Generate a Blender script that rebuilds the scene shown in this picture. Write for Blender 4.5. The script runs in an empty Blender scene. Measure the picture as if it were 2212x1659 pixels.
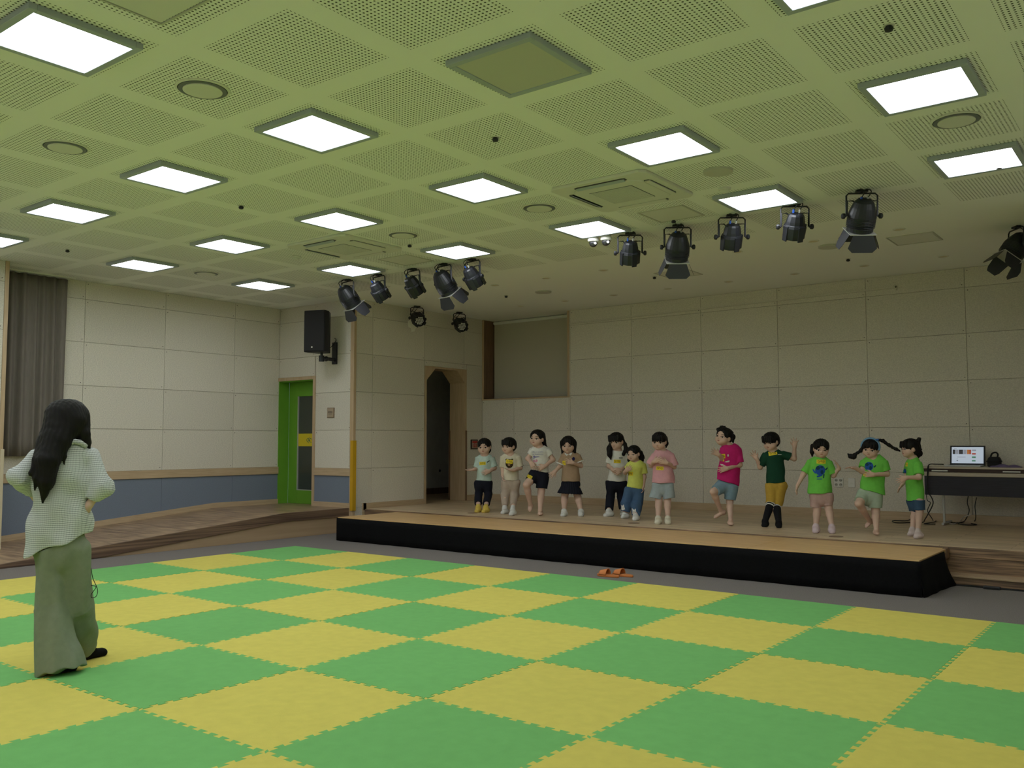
import bpy, math, random
import numpy as np
from mathutils import Vector, Matrix

random.seed(7)
scene = bpy.context.scene
COL = scene.collection

# ------------------------------------------------------------------ camera, world, exposure
CAM = np.array([9.23043, -7.46068, 1.34633])
RIGHT = np.array([0.793516, 0.608549, -0.000980])
DOWN = np.array([-0.040509, 0.051216, -0.997866])
FWD = np.array([-0.607200, 0.791862, 0.065292])
FPX = 1921.98                       # focal length in pixels of the 2212 x 1659 frame
cam_data = bpy.data.cameras.new('camera')
cam = bpy.data.objects.new('camera', cam_data)
COL.objects.link(cam)
cam_data.sensor_width = 36.0
cam_data.lens = FPX / 2212 * 36.0
cam_data.clip_start = 0.05
cam_data.clip_end = 100
cam.matrix_world = Matrix(((RIGHT[0], -DOWN[0], -FWD[0], CAM[0]),
                           (RIGHT[1], -DOWN[1], -FWD[1], CAM[1]),
                           (RIGHT[2], -DOWN[2], -FWD[2], CAM[2]), (0, 0, 0, 1)))
scene.camera = cam
world = bpy.data.worlds.new('world')
scene.world = world
world.use_nodes = True
world.node_tree.nodes['Background'].inputs[0].default_value = (0.55, 0.65, 0.8, 1)
world.node_tree.nodes['Background'].inputs[1].default_value = 0.25
scene.view_settings.view_transform = 'Standard'
scene.view_settings.look = 'None'
scene.view_settings.exposure = 0.62
scene.view_settings.gamma = 1.0
scene.view_settings.use_curve_mapping = False
LIGHT_STRENGTH = 7.0                # emission of every lit ceiling panel

# ------------------------------------------------------------------ measuring helpers (photo pixel -> point in the room)
def ray(x, y):
    return RIGHT * ((x - 1106) / FPX) + DOWN * ((y - 829.5) / FPX) + FWD
def on_z(x, y, z):
    d = ray(x, y); return CAM + d * ((z - CAM[2]) / d[2])

# ------------------------------------------------------------------ materials
def new_mat(name):
    m = bpy.data.materials.new(name); m.use_nodes = True
    nt = m.node_tree
    return m, nt, nt.nodes['Principled BSDF']
def V(c):
    return (c[0], c[1], c[2], 1)
def mat(name, col, rough=0.6, metal=0.0, spec=0.4, var=0.0, vscale=20.0, stretch=(1, 1, 1), bump=0.0, bscale=None, rnd=0.0, sheen=0.0):
    m, nt, b = new_mat(name)
    b.inputs['Base Color'].default_value = V(col)
    b.inputs['Roughness'].default_value = rough
    b.inputs['Metallic'].default_value = metal
    b.inputs['Specular IOR Level'].default_value = spec
    if sheen:
        b.inputs['Sheen Weight'].default_value = sheen
    if var or bump or rnd:
        tc = nt.nodes.new('ShaderNodeTexCoord'); mp = nt.nodes.new('ShaderNodeMapping')
        mp.inputs['Scale'].default_value = stretch
        nt.links.new(tc.outputs['Object'], mp.inputs[0])
        nz = nt.nodes.new('ShaderNodeTexNoise'); nz.inputs['Scale'].default_value = vscale
        nz.inputs['Detail'].default_value = 5
        nt.links.new(mp.outputs[0], nz.inputs['Vector'])
        if var or rnd:
            hsv = nt.nodes.new('ShaderNodeHueSaturation')
            hsv.inputs['Color'].default_value = V(col)
            mr = nt.nodes.new('ShaderNodeMapRange')
            mr.inputs['From Min'].default_value = 0.25; mr.inputs['From Max'].default_value = 0.75
            mr.inputs['To Min'].default_value = 1 - var; mr.inputs['To Max'].default_value = 1 + var
            nt.links.new(nz.outputs['Fac'], mr.inputs['Value'])
            src = mr.outputs[0]
            if rnd:
                oi = nt.nodes.new('ShaderNodeObjectInfo')
                m2 = nt.nodes.new('ShaderNodeMapRange')
                m2.inputs['To Min'].default_value = 1 - rnd; m2.inputs['To Max'].default_value = 1 + rnd
                nt.links.new(oi.outputs['Random'], m2.inputs['Value'])
                mu = nt.nodes.new('ShaderNodeMath'); mu.operation = 'MULTIPLY'
                nt.links.new(src, mu.inputs[0]); nt.links.new(m2.outputs[0], mu.inputs[1]); src = mu.outputs[0]
            nt.links.new(src, hsv.inputs['Value'])
            nt.links.new(hsv.outputs[0], b.inputs['Base Color'])
        if bump:
            bz = nz
            if bscale:
                bz = nt.nodes.new('ShaderNodeTexNoise'); bz.inputs['Scale'].default_value = bscale
                bz.inputs['Detail'].default_value = 4
                nt.links.new(mp.outputs[0], bz.inputs['Vector'])
            bp = nt.nodes.new('ShaderNodeBump'); bp.inputs['Strength'].default_value = bump
            bp.inputs['Distance'].default_value = 0.004
            nt.links.new(bz.outputs['Fac'], bp.inputs['Height'])
            nt.links.new(bp.outputs[0], b.inputs['Normal'])
    return m
def wood(name, c1, c2, stretch, scale=6.0, rough=0.45, bump=0.0, planks=None):
    m, nt, b = new_mat(name)
    b.inputs['Roughness'].default_value = rough
    tc = nt.nodes.new('ShaderNodeTexCoord'); mp = nt.nodes.new('ShaderNodeMapping')
    mp.inputs['Scale'].default_value = stretch
    nt.links.new(tc.outputs['Object'], mp.inputs[0])
    nz = nt.nodes.new('ShaderNodeTexNoise'); nz.inputs['Scale'].default_value = scale; nz.inputs['Detail'].default_value = 6
    nt.links.new(mp.outputs[0], nz.inputs['Vector'])
    cr = nt.nodes.new('ShaderNodeValToRGB')
    cr.color_ramp.elements[0].position = 0.3; cr.color_ramp.elements[0].color = V(c1)
    cr.color_ramp.elements[1].position = 0.7; cr.color_ramp.elements[1].color = V(c2)
    nt.links.new(nz.outputs['Fac'], cr.inputs[0])
    out = cr.outputs[0]
    if planks:                       # boards (too fine to tell apart here): length along the first axis, tone per board
        br = nt.nodes.new('ShaderNodeTexBrick')
        br.inputs['Scale'].default_value = 1.0
        br.inputs['Brick Width'].default_value = planks[0]; br.inputs['Row Height'].default_value = planks[1]
        br.inputs['Mortar Size'].default_value = planks[2]
        br.inputs['Color1'].default_value = (1, 1, 1, 1); br.inputs['Color2'].default_value = (0.78, 0.76, 0.74, 1)
        br.inputs['Mortar'].default_value = (0.5, 0.45, 0.4, 1)
        mp2 = nt.nodes.new('ShaderNodeMapping')
        if len(planks) > 3: mp2.inputs['Rotation'].default_value = planks[3]
        nt.links.new(tc.outputs['Object'], mp2.inputs[0]); nt.links.new(mp2.outputs[0], br.inputs['Vector'])
        mx = nt.nodes.new('ShaderNodeMix'); mx.data_type = 'RGBA'; mx.blend_type = 'MULTIPLY'; mx.inputs[0].default_value = 1.0
        nt.links.new(out, mx.inputs[6]); nt.links.new(br.outputs['Color'], mx.inputs[7]); out = mx.outputs[2]
    nt.links.new(out, b.inputs['Base Color'])
    if bump:
        bp = nt.nodes.new('ShaderNodeBump'); bp.inputs['Strength'].default_value = bump; bp.inputs['Distance'].default_value = 0.003
        nt.links.new(nz.outputs['Fac'], bp.inputs['Height']); nt.links.new(bp.outputs[0], b.inputs['Normal'])
    return m
def emit(name, col, strength):
    m, nt, b = new_mat(name)
    b.inputs['Base Color'].default_value = V(col)
    b.inputs['Emission Color'].default_value = V(col)
    b.inputs['Emission Strength'].default_value = strength
    return m

M = {}
M['panel'] = mat('wood_wool_board', (0.71, 0.665, 0.585), 0.95, spec=0.1, var=0.17, vscale=60, stretch=(1, 1, 1.8), bump=0.5, bscale=140, rnd=0.05)
M['backing'] = mat('panel_joint', (0.46, 0.41, 0.34), 0.95)
M['screw'] = mat('dark_screw', (0.13, 0.11, 0.09), 0.5)
M['oak'] = wood('oak_trim', (0.48, 0.34, 0.21), (0.58, 0.43, 0.28), (6, 6, 0.6), 5)
M['oak_y'] = wood('oak_trim_long', (0.48, 0.35, 0.22), (0.58, 0.44, 0.29), (0.7, 0.7, 9), 5)
M['brown'] = wood('brown_wood', (0.16, 0.09, 0.05), (0.22, 0.13, 0.08), (6, 6, 0.6), 5)
M['walnut'] = wood('walnut_nosing', (0.07, 0.04, 0.03), (0.27, 0.17, 0.11), (1, 0.22, 16), 3.0)
M['walnut_x'] = wood('walnut_step', (0.07, 0.042, 0.03), (0.38, 0.24, 0.14), (0.8, 1.2, 20), 3.0)
M['rampdeck'] = wood('ramp_laminate', (0.18, 0.11, 0.065), (0.48, 0.33, 0.20), (0.8, 6, 4), 3.0, 0.35)
M['stage'] = wood('stage_laminate', (0.56, 0.42, 0.27), (0.74, 0.57, 0.39), (0.9, 9, 5), 3.0, 0.4, planks=(1.2, 0.12, 0.004))
M['portable'] = wood('portable_stage_laminate', (0.52, 0.31, 0.13), (0.74, 0.48, 0.23), (0.8, 14, 5), 3.0, 0.38)
M['sidepanel'] = wood('side_panel', (0.38, 0.26, 0.16), (0.50, 0.36, 0.23), (1, 0.15, 5), 2.0)
M['wainscot'] = mat('blue_grey_wainscot', (0.195, 0.23, 0.305), 0.8, spec=0.2, var=0.06, vscale=90)
M['carpet'] = mat('grey_carpet', (0.20, 0.18, 0.17), 0.97, spec=0.05, var=0.22, vscale=120, bump=0.6, bscale=260)
M['foam_g'] = mat('green_foam', (0.17, 0.46, 0.14), 0.85, spec=0.2, var=0.05, vscale=14, bump=0.3, bscale=280, rnd=0.03)
M['foam_y'] = mat('yellow_foam', (0.64, 0.56, 0.12), 0.85, spec=0.2, var=0.05, vscale=14, bump=0.3, bscale=280, rnd=0.03)
M['plain'] = mat('wall_paint', (0.5, 0.47, 0.40), 0.9)
M['darkplain'] = mat('corridor_paint', (0.75, 0.73, 0.70), 0.9, var=0.05, vscale=8)
M['black'] = mat('black_metal', (0.012, 0.013, 0.018), 0.42, spec=0.5)
M['blackfab'] = mat('black_fabric', (0.006, 0.006, 0.007), 0.9, spec=0.1, var=0.2, vscale=40, bump=0.4, bscale=200)
M['flap'] = mat('grey_black_flap', (0.03, 0.031, 0.038), 0.5)
M['blackplastic'] = mat('black_plastic', (0.01, 0.01, 0.014), 0.5, spec=0.3)
M['frame'] = mat('light_frame_metal', (0.40, 0.44, 0.50), 0.4)
M['ring'] = mat('grey_ring', (0.16, 0.17, 0.18), 0.5)
M['acwhite'] = mat('off_white_plastic', (0.72, 0.71, 0.66), 0.5)
M['grille'] = mat('grey_grille', (0.42, 0.41, 0.37), 0.6, var=0.3, vscale=70, stretch=(1, 1, 1))
M['slot'] = mat('dark_slot', (0.05, 0.05, 0.06), 0.5)
M['diffuser_off'] = mat('unlit_diffuser', (0.55, 0.54, 0.48), 0.5)
M['diffuser'] = emit('lit_diffuser', (0.92, 0.96, 1.0), LIGHT_STRENGTH)
M['white'] = mat('white_plastic', (0.75, 0.74, 0.70), 0.5)
M['chrome'] = mat('smoked_dome', (0.03, 0.03, 0.035), 0.08, spec=0.8)
M['blue'] = mat('blue_connector', (0.03, 0.10, 0.5), 0.4)
M['led'] = mat('led_lens', (0.75, 0.75, 0.72), 0.25)
M['green_door'] = mat('green_door_paint', (0.15, 0.36, 0.035), 0.5, spec=0.25, var=0.05, vscale=5)
M['glass'] = mat('dark_glass', (0.05, 0.06, 0.05), 0.12, spec=0.6)
M['edge'] = mat('aluminium_edge', (0.6, 0.6, 0.58), 0.4, metal=0.4)
M['yellow'] = mat('yellow_paper', (0.75, 0.58, 0.03), 0.7)
M['yguard'] = mat('yellow_guard_foam', (0.62, 0.36, 0.012), 0.7)
M['cream'] = mat('cream_guard', (0.62, 0.53, 0.38), 0.6)
M['ink'] = mat('dark_ink', (0.03, 0.03, 0.03), 0.8)
M['inkgreen'] = mat('green_ink', (0.05, 0.2, 0.14), 0.8)
M['curtain'] = mat('taupe_curtain', (0.21, 0.185, 0.165), 0.95, spec=0.1, var=0.08, vscale=60, stretch=(1, 1, 0.15), bump=0.2, bscale=200)
M['blind'] = mat('beige_blind', (0.50, 0.46, 0.37), 0.85, var=0.04, vscale=120)
M['skyglass'] = mat('window_glass', (0.45, 0.55, 0.62), 0.1, spec=0.6)
M['red'] = mat('red_print', (0.45, 0.03, 0.03), 0.6)
M['plaque'] = mat('plaque_wood', (0.42, 0.33, 0.24), 0.6)
M['tabletop'] = mat('table_laminate', (0.50, 0.43, 0.35), 0.5)
M['tabledark'] = mat('table_dark_brown', (0.05, 0.025, 0.022), 0.6)
M['modesty'] = mat('dark_modesty_panel', (0.035, 0.033, 0.045), 0.7, var=0.2, vscale=60, stretch=(0.1, 1, 3))
M['silver'] = mat('silver_plastic', (0.55, 0.55, 0.55), 0.35, metal=0.3)
M['bag'] = mat('black_bag_fabric', (0.015, 0.014, 0.016), 0.8, bump=0.3, vscale=60)
M['purple'] = mat('purple_cloth', (0.16, 0.12, 0.24), 0.9, var=0.15, vscale=25)
M['cable'] = mat('black_cable', (0.012, 0.012, 0.012), 0.5)
M['wcable'] = mat('white_cable', (0.6, 0.58, 0.55), 0.5)
M['orange'] = mat('orange_rubber', (0.62, 0.20, 0.055), 0.6)
M['orange2'] = mat('tan_insole', (0.45, 0.17, 0.06), 0.7)
M['patch'] = mat('pale_plaster', (0.92, 0.90, 0.80), 0.9)
M['screen'] = emit('laptop_screen_white', (0.58, 0.66, 0.80), 0.30)
M['scr_dark'] = emit('screen_dark_tile', (0.05, 0.05, 0.06), 0.15)
M['scr_red'] = emit('screen_red_tile', (0.5, 0.08, 0.05), 0.22)
M['scr_orange'] = emit('screen_orange_tile', (0.6, 0.22, 0.06), 0.22)
M['scr_green'] = emit('screen_green_tile', (0.1, 0.3, 0.2), 0.22)
M['scr_grey'] = emit('screen_grey_tile', (0.35, 0.37, 0.45), 0.25)

# perforated plasterboard: fields of holes on a square grid, plain margins between them
TILE = 0.894
TX0, TY0 = 4.398, -3.418
def ceiling_material():
    m, nt, b = new_mat('perforated_plasterboard')
    b.inputs['Roughness'].default_value = 0.9
    b.inputs['Specular IOR Level'].default_value = 0.2
    N = nt.nodes; Lk = nt.links.new
    tc = N.new('ShaderNodeTexCoord'); sp = N.new('ShaderNodeSeparateXYZ'); Lk(tc.outputs['Object'], sp.inputs[0])
    def mt(op, a, bb=None, c=None):
        n = N.new('ShaderNodeMath'); n.operation = op
        for i, v in enumerate((a, bb, c)):
            if v is None: continue
            if isinstance(v, (int, float)): n.inputs[i].default_value = v
            else: Lk(v, n.inputs[i])
        return n.outputs[0]
    pitch = 0.0268
    loc = []
    for o, t0 in ((sp.outputs[0], TX0), (sp.outputs[1], TY0)):
        u = mt('SUBTRACT', o, t0 - TILE / 2)
        u = mt('FLOORED_MODULO', u, TILE)
        u = mt('SUBTRACT', u, TILE / 2)
        inside = mt('LESS_THAN', mt('ABSOLUTE', u), 0.362)
        h = mt('FLOORED_MODULO', mt('ADD', u, pitch * 40), pitch)
        h = mt('SUBTRACT', h, pitch / 2)
        loc.append((inside, h))
    dist = mt('SQRT', mt('ADD', mt('MULTIPLY', loc[0][1], loc[0][1]), mt('MULTIPLY', loc[1][1], loc[1][1])))
    hole = mt('LESS_THAN', dist, 0.0062)
    hole = mt('MULTIPLY', hole, mt('MULTIPLY', loc[0][0], loc[1][0]))
    hole = mt('MULTIPLY', hole, mt('LESS_THAN', sp.outputs[1], 1.5))
    mx = N.new('ShaderNodeMix'); mx.data_type = 'RGBA'
    Lk(hole, mx.inputs[0]); mx.inputs[6].default_value = (0.90, 0.90, 0.88, 1); mx.inputs[7].default_value = (0.09, 0.09, 0.075, 1)
    Lk(mx.outputs[2], b.inputs['Base Color'])
    return m
M['ceiling'] = ceiling_material()

# ------------------------------------------------------------------ mesh building
class MB:
    def __init__(s): s.v = []; s.f = []
    def add(s, vs, fs):
        o = len(s.v); s.v += [tuple(float(c) for c in p) for p in vs]; s.f += [tuple(i + o for i in f) for f in fs]; return s
    def box(s, x0, x1, y0, y1, z0, z1, T=None):
        vs = [(x, y, z) for x in (x0, x1) for y in (y0, y1) for z in (z0, z1)]
        if T is not None: vs = [T @ Vector(p) for p in vs]
        return s.add(vs, [(0, 1, 3, 2), (4, 6, 7, 5), (0, 4, 5, 1), (2, 3, 7, 6), (0, 2, 6, 4), (1, 5, 7, 3)])
    def ring(s, c, u, w, r, n, ph=0):
        return [Vector(c) + (u * math.cos(2 * math.pi * k / n + ph) + w * math.sin(2 * math.pi * k / n + ph)) * r for k in range(n)]
    def lathe(s, prof, p0=(0, 0, 0), ax=(0, 0, 1), n=20, cap=True):
        ax = Vector(ax).normalized(); u = ax.orthogonal().normalized(); w = ax.cross(u)
        o = len(s.v)
        for r, h in prof:
            s.v += [tuple(p) for p in s.ring(Vector(p0) + ax * h, u, w, r, n)]
        for i in range(len(prof) - 1):
            for k in range(n):
                a = o + i * n + k; b = o + i * n + (k + 1) % n
                s.f.append((a, b, b + n, a + n))
        if cap:
            s.f.append(tuple(o + k for k in reversed(range(n))))
            e = o + (len(prof) - 1) * n
            s.f.append(tuple(e + k for k in range(n)))
        return s
    def cyl(s, p0, p1, r, r1=None, n=12):
        d = Vector(p1) - Vector(p0)
        return s.lathe([(r, 0), (r if r1 is None else r1, d.length)], p0, d, n)
    def tube(s, pts, r, n=6, cap=True):
        pts = [Vector(p) for p in pts]; o = len(s.v); m = len(pts)
        t = (pts[1] - pts[0]).normalized(); u = t.orthogonal().normalized()
        for i, p in enumerate(pts):
            t = (pts[min(i + 1, m - 1)] - pts[max(i - 1, 0)]).normalized()
            u = (u - t * u.dot(t)).normalized(); w = t.cross(u)
            rr = r[i] if isinstance(r, (list, tuple)) else r
            s.v += [tuple(q) for q in s.ring(p, u, w, rr, n)]
        for i in range(m - 1):
            for k in range(n):
                a = o + i * n + k; b = o + i * n + (k + 1) % n
                s.f.append((a, b, b + n, a + n))
        if cap:
            s.f.append(tuple(o + k for k in reversed(range(n)))); e = o + (m - 1) * n
            s.f.append(tuple(e + k for k in range(n)))
        return s
    def prism(s, poly, T, h):
        n = len(poly); o = len(s.v)
        s.v += [tuple(T @ Vector((p[0], p[1], 0))) for p in poly] + [tuple(T @ Vector((p[0], p[1], h))) for p in poly]
        s.f.append(tuple(o + k for k in reversed(range(n)))); s.f.append(tuple(o + n + k for k in range(n)))
        for k in range(n):
            a = o + k; b = o + (k + 1) % n
            s.f.append((a, b, b + n, a + n))
        return s
    def sphere(s, c, r, n=10, m=6):
        c = Vector(c); r = (r, r, r) if isinstance(r, (int, float)) else r
        prof = [(math.sin(math.pi * i / m), -math.cos(math.pi * i / m)) for i in range(1, m)]
        o = len(s.v)
        for q, h in prof:
            for k in range(n):
                a = 2 * math.pi * k / n
                s.v.append((c.x + r[0] * q * math.cos(a), c.y + r[1] * q * math.sin(a), c.z + r[2] * h))
        s.v += [(c.x, c.y, c.z - r[2]), (c.x, c.y, c.z + r[2])]
        for i in range(len(prof) - 1):
            for k in range(n):
                a = o + i * n + k; b = o + i * n + (k + 1) % n
                s.f.append((a, b, b + n, a + n))
        lo = o + len(prof) * n; e = o + (len(prof) - 1) * n
        for k in range(n):
            s.f.append((lo, o + (k + 1) % n, o + k)); s.f.append((lo + 1, e + k, e + (k + 1) % n))
        return s
    def mesh(s, name):
        me = bpy.data.meshes.new(name); me.from_pydata(s.v, [], s.f); me.update(); return me
def link(name, me, m, parent=None, local=False, smooth=False, bevel=0.0):
    if m is not None and len(me.materials) == 0: me.materials.append(m)
    o = bpy.data.objects.new(name, me); COL.objects.link(o)
    if smooth:
        me.polygons.foreach_set('use_smooth', [True] * len(me.polygons))
    if parent is not None:
        o.parent = parent
        if not local: o.matrix_parent_inverse = Matrix.Translation(-parent.location)
    if bevel:
        b = o.modifiers.new('bevel', 'BEVEL'); b.width = bevel; b.segments = 2; b.limit_method = 'ANGLE'
    return o
def part(name, mb, m, parent=None, **k):
    return link(name, mb.mesh(name), M[m] if isinstance(m, str) else m, parent, **k)
def tag(o, label, cat, group=None):
    o['label'] = label; o['category'] = cat
    if group: o['group'] = group
    return o
def empty(name, loc, label=None, cat=None, group=None):
    o = bpy.data.objects.new(name, None); COL.objects.link(o); o.location = loc; o.empty_display_size = 0.1
    if label: tag(o, label, cat, group)
    return o
def struct(o):
    o['kind'] = 'structure'; return o
def dup(root, loc, label=None, group=None, rotz=None):
    r = root.copy(); COL.objects.link(r); r.location = loc
    if rotz is not None: r.rotation_euler = (0, 0, rotz)
    if label: r['label'] = label
    if group: r['group'] = group
    for ch in list(root.children):
        c = ch.copy(); COL.objects.link(c); c.parent = r
        for g in list(ch.children):
            q = g.copy(); COL.objects.link(q); q.parent = c
    return r
def smooth_curve(pts, k=6):
    """Catmull-Rom through the points"""
    P = [np.array(p, float) for p in pts]; P = [2 * P[0] - P[1]] + P + [2 * P[-1] - P[-2]]
    out = []
    for i in range(1, len(P) - 2):
        for t in np.linspace(0, 1, k, endpoint=False):
            a, b, c, d = P[i - 1:i + 3]
            out.append(0.5 * (2 * b + (c - a) * t + (2 * a - 5 * b + 4 * c - d) * t * t + (3 * b - a - 3 * c + d) * t ** 3))
    out.append(P[-2]); return [tuple(p) for p in out]
def on_x(x, y, X):
    d = ray(x, y); return CAM + d * ((X - CAM[0]) / d[0])
def on_y(x, y, Y):
    d = ray(x, y); return CAM + d * ((Y - CAM[1]) / d[1])

# ------------------------------------------------------------------ the room shell
CEIL = 3.545
STAGE = 0.335
LAND = 0.353
DECK = 0.318
XL, XS, XR = -2.70, -0.90, 10.1
YD, YB, YF = 1.80, 4.87, -9.6
ROWS = [0.365, 0.95, 1.535, 2.12, 2.71, 3.295, CEIL]

struct(part('floor', MB().box(XL, XR, YF, YB, -0.06, 0.0), 'carpet'))
struct(part('ceiling', MB().box(XL - 0.2, XR + 0.2, YF - 0.2, YB + 0.5, CEIL, CEIL + 0.08), 'ceiling'))
struct(part('wall_right', MB().box(XR, XR + 0.1, YF, YD + 0.3, 0, CEIL), 'panel'))
struct(part('wall_front', MB().box(XL - 0.1, XR + 0.1, YF - 0.1, YF, 0, CEIL), 'panel'))
w_r2 = struct(part('wall_stage_right', MB().box(8.12, XR, YD, YB, 0, CEIL), 'panel'))

def rect_minus(r, holes):
    out = [r]
    for h in holes:
        nxt = []
        for (a, b, c, d) in out:
            A, B, C, D = max(a, h[0]), min(b, h[1]), max(c, h[2]), min(d, h[3])
            if A >= B or C >= D: nxt.append((a, b, c, d)); continue
            if a < A: nxt.append((a, A, c, d))
            if B < b: nxt.append((B, b, c, d))
            if c < C: nxt.append((A, B, c, C))
            if D < d: nxt.append((A, B, D, d))
        out = nxt
    return [r for r in out if r[1] - r[0] > 0.03 and r[3] - r[2] > 0.03]
def clad(wall, plane, const, sgn, us, zs, holes=(), name='acoustic_panel', m='panel', thick=0.014, gap=0.0025, screws=True):
    """separate boards with open joints, front face on the wall plane"""
    for i in range(len(us) - 1):
        for k in range(len(zs) - 1):
            for (a, b, c, d) in rect_minus((us[i], us[i + 1], zs[k], zs[k + 1]), holes):
                a += gap; b -= gap; c += gap; d -= gap
                o0, o1 = sorted((const, const - sgn * thick))
                mb = MB()
                if plane == 'x': mb.box(o0, o1, a, b, c, d)
                else: mb.box(a, b, o0, o1, c, d)
                bd = part(name, mb, m, wall)
                if screws and b - a > 0.7:
                    for u_, v_ in ((a + 0.03, d - 0.035), (b - 0.03, c + 0.035)):
                        fc = (const, u_, v_) if plane == 'x' else (u_, const, v_)
                        ax_ = (sgn, 0, 0) if plane == 'x' else (0, sgn, 0)
                        part('screw', MB().lathe([(0.0065, -0.001), (0.0065, 0.0012), (0.003, 0.002)], fc, ax_, 8), 'screw', bd)

# left wall with wainscot, ramp along it
wl = struct(part('wall_left', MB().box(XL - 0.2, XL - 0.014, YF, YD + 0.02, 0, CEIL), 'backing'))
clad(wl, 'x', XL, 1, [-2.75, -2.648, -1.454, -0.26, 0.934, YD], ROWS[1:])
clad(wl, 'x', XL, 1, [-9.6, -8.4, -7.2, -6.0, -4.8, -3.6], [0, 0.95, 2.12, CEIL])
clad(wl, 'x', XL + 0.002, 1, [-2.75, -2.648, -1.454, -0.26, 0.934, YD], [0.04, 0.835], name='wainscot_panel', m='wainscot', gap=0.0015, screws=False)
struct(part('trim_1', MB().box(XL, XL + 0.022, -2.75, YD, 0.835, 0.95), 'oak_y', bevel=0.003))
def ramp_z(y):
    return max(0.0, min(LAND, LAND - 0.0822 * (0.60 - y)))
mb = MB()
ys = [-2.75, 0.60, YD]
poly = [(y, ramp_z(y) - 0.02) for y in ys] + [(y, ramp_z(y) + 0.075) for y in reversed(ys)]
TX = Matrix(((0, 0, 1, XL), (1, 0, 0, 0), (0, 1, 0, 0), (0, 0, 0, 1)))     # (u,v,w) -> (x=w, y=u, z=v)
struct(part('baseboard_left', mb.prism(poly, TX, 0.02), 'oak_y'))

# pillar beside the curtain
pil = struct(part('wall_pillar', MB().box(XL, -2.134, -3.6, -2.692, 0, CEIL), 'backing'))
clad(pil, 'x', -2.12, 1, [-3.6, -2.735], [0.1] + ROWS[1:])
struct(part('trim_2', MB().box(-2.16, -2.112, -2.735, -2.688, 0, CEIL), 'oak', bevel=0.004))
struct(part('trim_3', MB().box(-2.15, -2.095, -2.722, -2.68, 0.05, 1.27), 'cream', bevel=0.006))
struct(part('trim_4', MB().box(-2.12, -2.10, -3.6, -2.722, 0.835, 0.95), 'oak_y'))

# door wall
wd = struct(part('wall_door', MB().box(-1.83, -0.918, YD + 0.014, YD + 0.2, 0, CEIL)
                 .box(XL - 0.2, -1.83, YD + 0.014, YD + 0.2, 2.35, CEIL), 'backing'))
door_hole = (-2.75, -1.785, 0.0, 2.40)
clad(wd, 'y', YD, -1, [XL, -1.81, -0.96], ROWS[1:], [door_hole])
clad(wd, 'y', YD - 0.002, -1, [-1.785, -0.96], [0.40, 0.835], name='wainscot_panel', m='wainscot', gap=0.0015, screws=False)
struct(part('trim_5', MB().box(-1.785, -0.96, YD - 0.022, YD, 0.835, 0.95), 'oak_y', bevel=0.003))
struct(part('baseboard_door', MB().box(-1.785, -0.96, YD - 0.02, YD, LAND - 0.02, LAND + 0.075), 'oak_y'))
struct(part('trim_6', MB().box(-0.965, -0.885, YD - 0.02, YD + 0.03, 0, CEIL), 'oak', bevel=0.004))
yg = MB().box(-0.925, -0.868, YD - 0.036, YD + 0.032, DECK + 0.002, 1.375)
for k in range(5):
    yg.cyl((-0.925 + 0.0115 * k + 0.005, YD - 0.036, DECK + 0.002), (-0.925 + 0.0115 * k + 0.005, YD - 0.036, 1.375), 0.005, n=6)
tag(part('corner_guard', yg, 'yguard'), 'tall yellow foam corner guard on the post beside the stage', 'corner guard')

# green door in its recess
dr = struct(empty('door_1', (-2.25, YD + 0.2, LAND)))
YL = YD + 0.2
part('door_surround', MB().box(-2.76, -1.785, YD - 0.018, YD + 0.01, 2.345, 2.40).box(-1.835, -1.785, YD - 0.018, YD + 0.01, LAND, 2.345), 'oak', dr, bevel=0.003)
part('jamb', MB().box(-2.70, -2.685, YD - 0.004, YL, LAND - 0.01, 2.35).box(-1.845, -1.83, YD + 0.01, YL, LAND - 0.01, 2.35)
     .box(-2.685, -1.845, YD + 0.005, YL, 2.33, 2.35), 'green_door', dr)
leaf = part('door_leaf', MB().box(-2.685, -2.46, YL, YL + 0.045, LAND, 2.33).box(-1.99, -1.845, YL, YL + 0.045, LAND, 2.33)
            .box(-2.46, -1.99, YL, YL + 0.045, LAND, 0.575).box(-2.46, -1.99, YL, YL + 0.045, 2.10, 2.33), 'green_door', dr, bevel=0.003)
part('glass_pane', MB().box(-2.46, -1.99, YL + 0.018, YL + 0.026, 0.575, 2.10), 'glass', dr)
part('glazing_bead', MB().box(-2.462, -2.448, YL - 0.004, YL + 0.02, 0.575, 2.10).box(-2.46, -1.99, YL - 0.004, YL + 0.02, 0.571, 0.583), 'edge', dr)
ps = tag(part('paper_notice', MB().box(-2.45, -2.02, YL + 0.012, YL + 0.0165, 1.285, 1.49), 'yellow'),
         'yellow paper notice with a small green doodle taped on the door glass', 'notice')
dd = MB()
for c, r in (((-2.21, 1.385), 0.028), ((-2.17, 1.40), 0.022), ((-2.135, 1.378), 0.03), ((-2.19, 1.36), 0.02)):
    dd.tube([(c[0] + r * math.cos(a), YL + 0.010, c[1] + r * math.sin(a)) for a in np.linspace(0, 5.2, 12)], 0.0035, 5)
part('doodle', dd, 'inkgreen', ps)
part('door_handle', MB().cyl((-1.93, YL - 0.05, 1.3), (-1.93, YL - 0.05, 1.5), 0.012).cyl((-1.93, YL, 1.32), (-1.93, YL - 0.05, 1.32), 0.01).cyl((-1.93, YL, 1.48), (-1.93, YL - 0.05, 1.48), 0.01), 'edge', leaf)
a = on_y(580 + 425 / 3.318, 640 + 800 / 3.318, YD); b = on_y(580 + 473 / 3.318, 640 + 870 / 3.318, YD)
pl = tag(part('door_plaque', MB().box(a[0], b[0], YD - 0.014, YD, b[2], a[2]), 'brown', bevel=0.003), 'small square wooden room plaque on the wall beside the green door', 'plaque')
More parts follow.
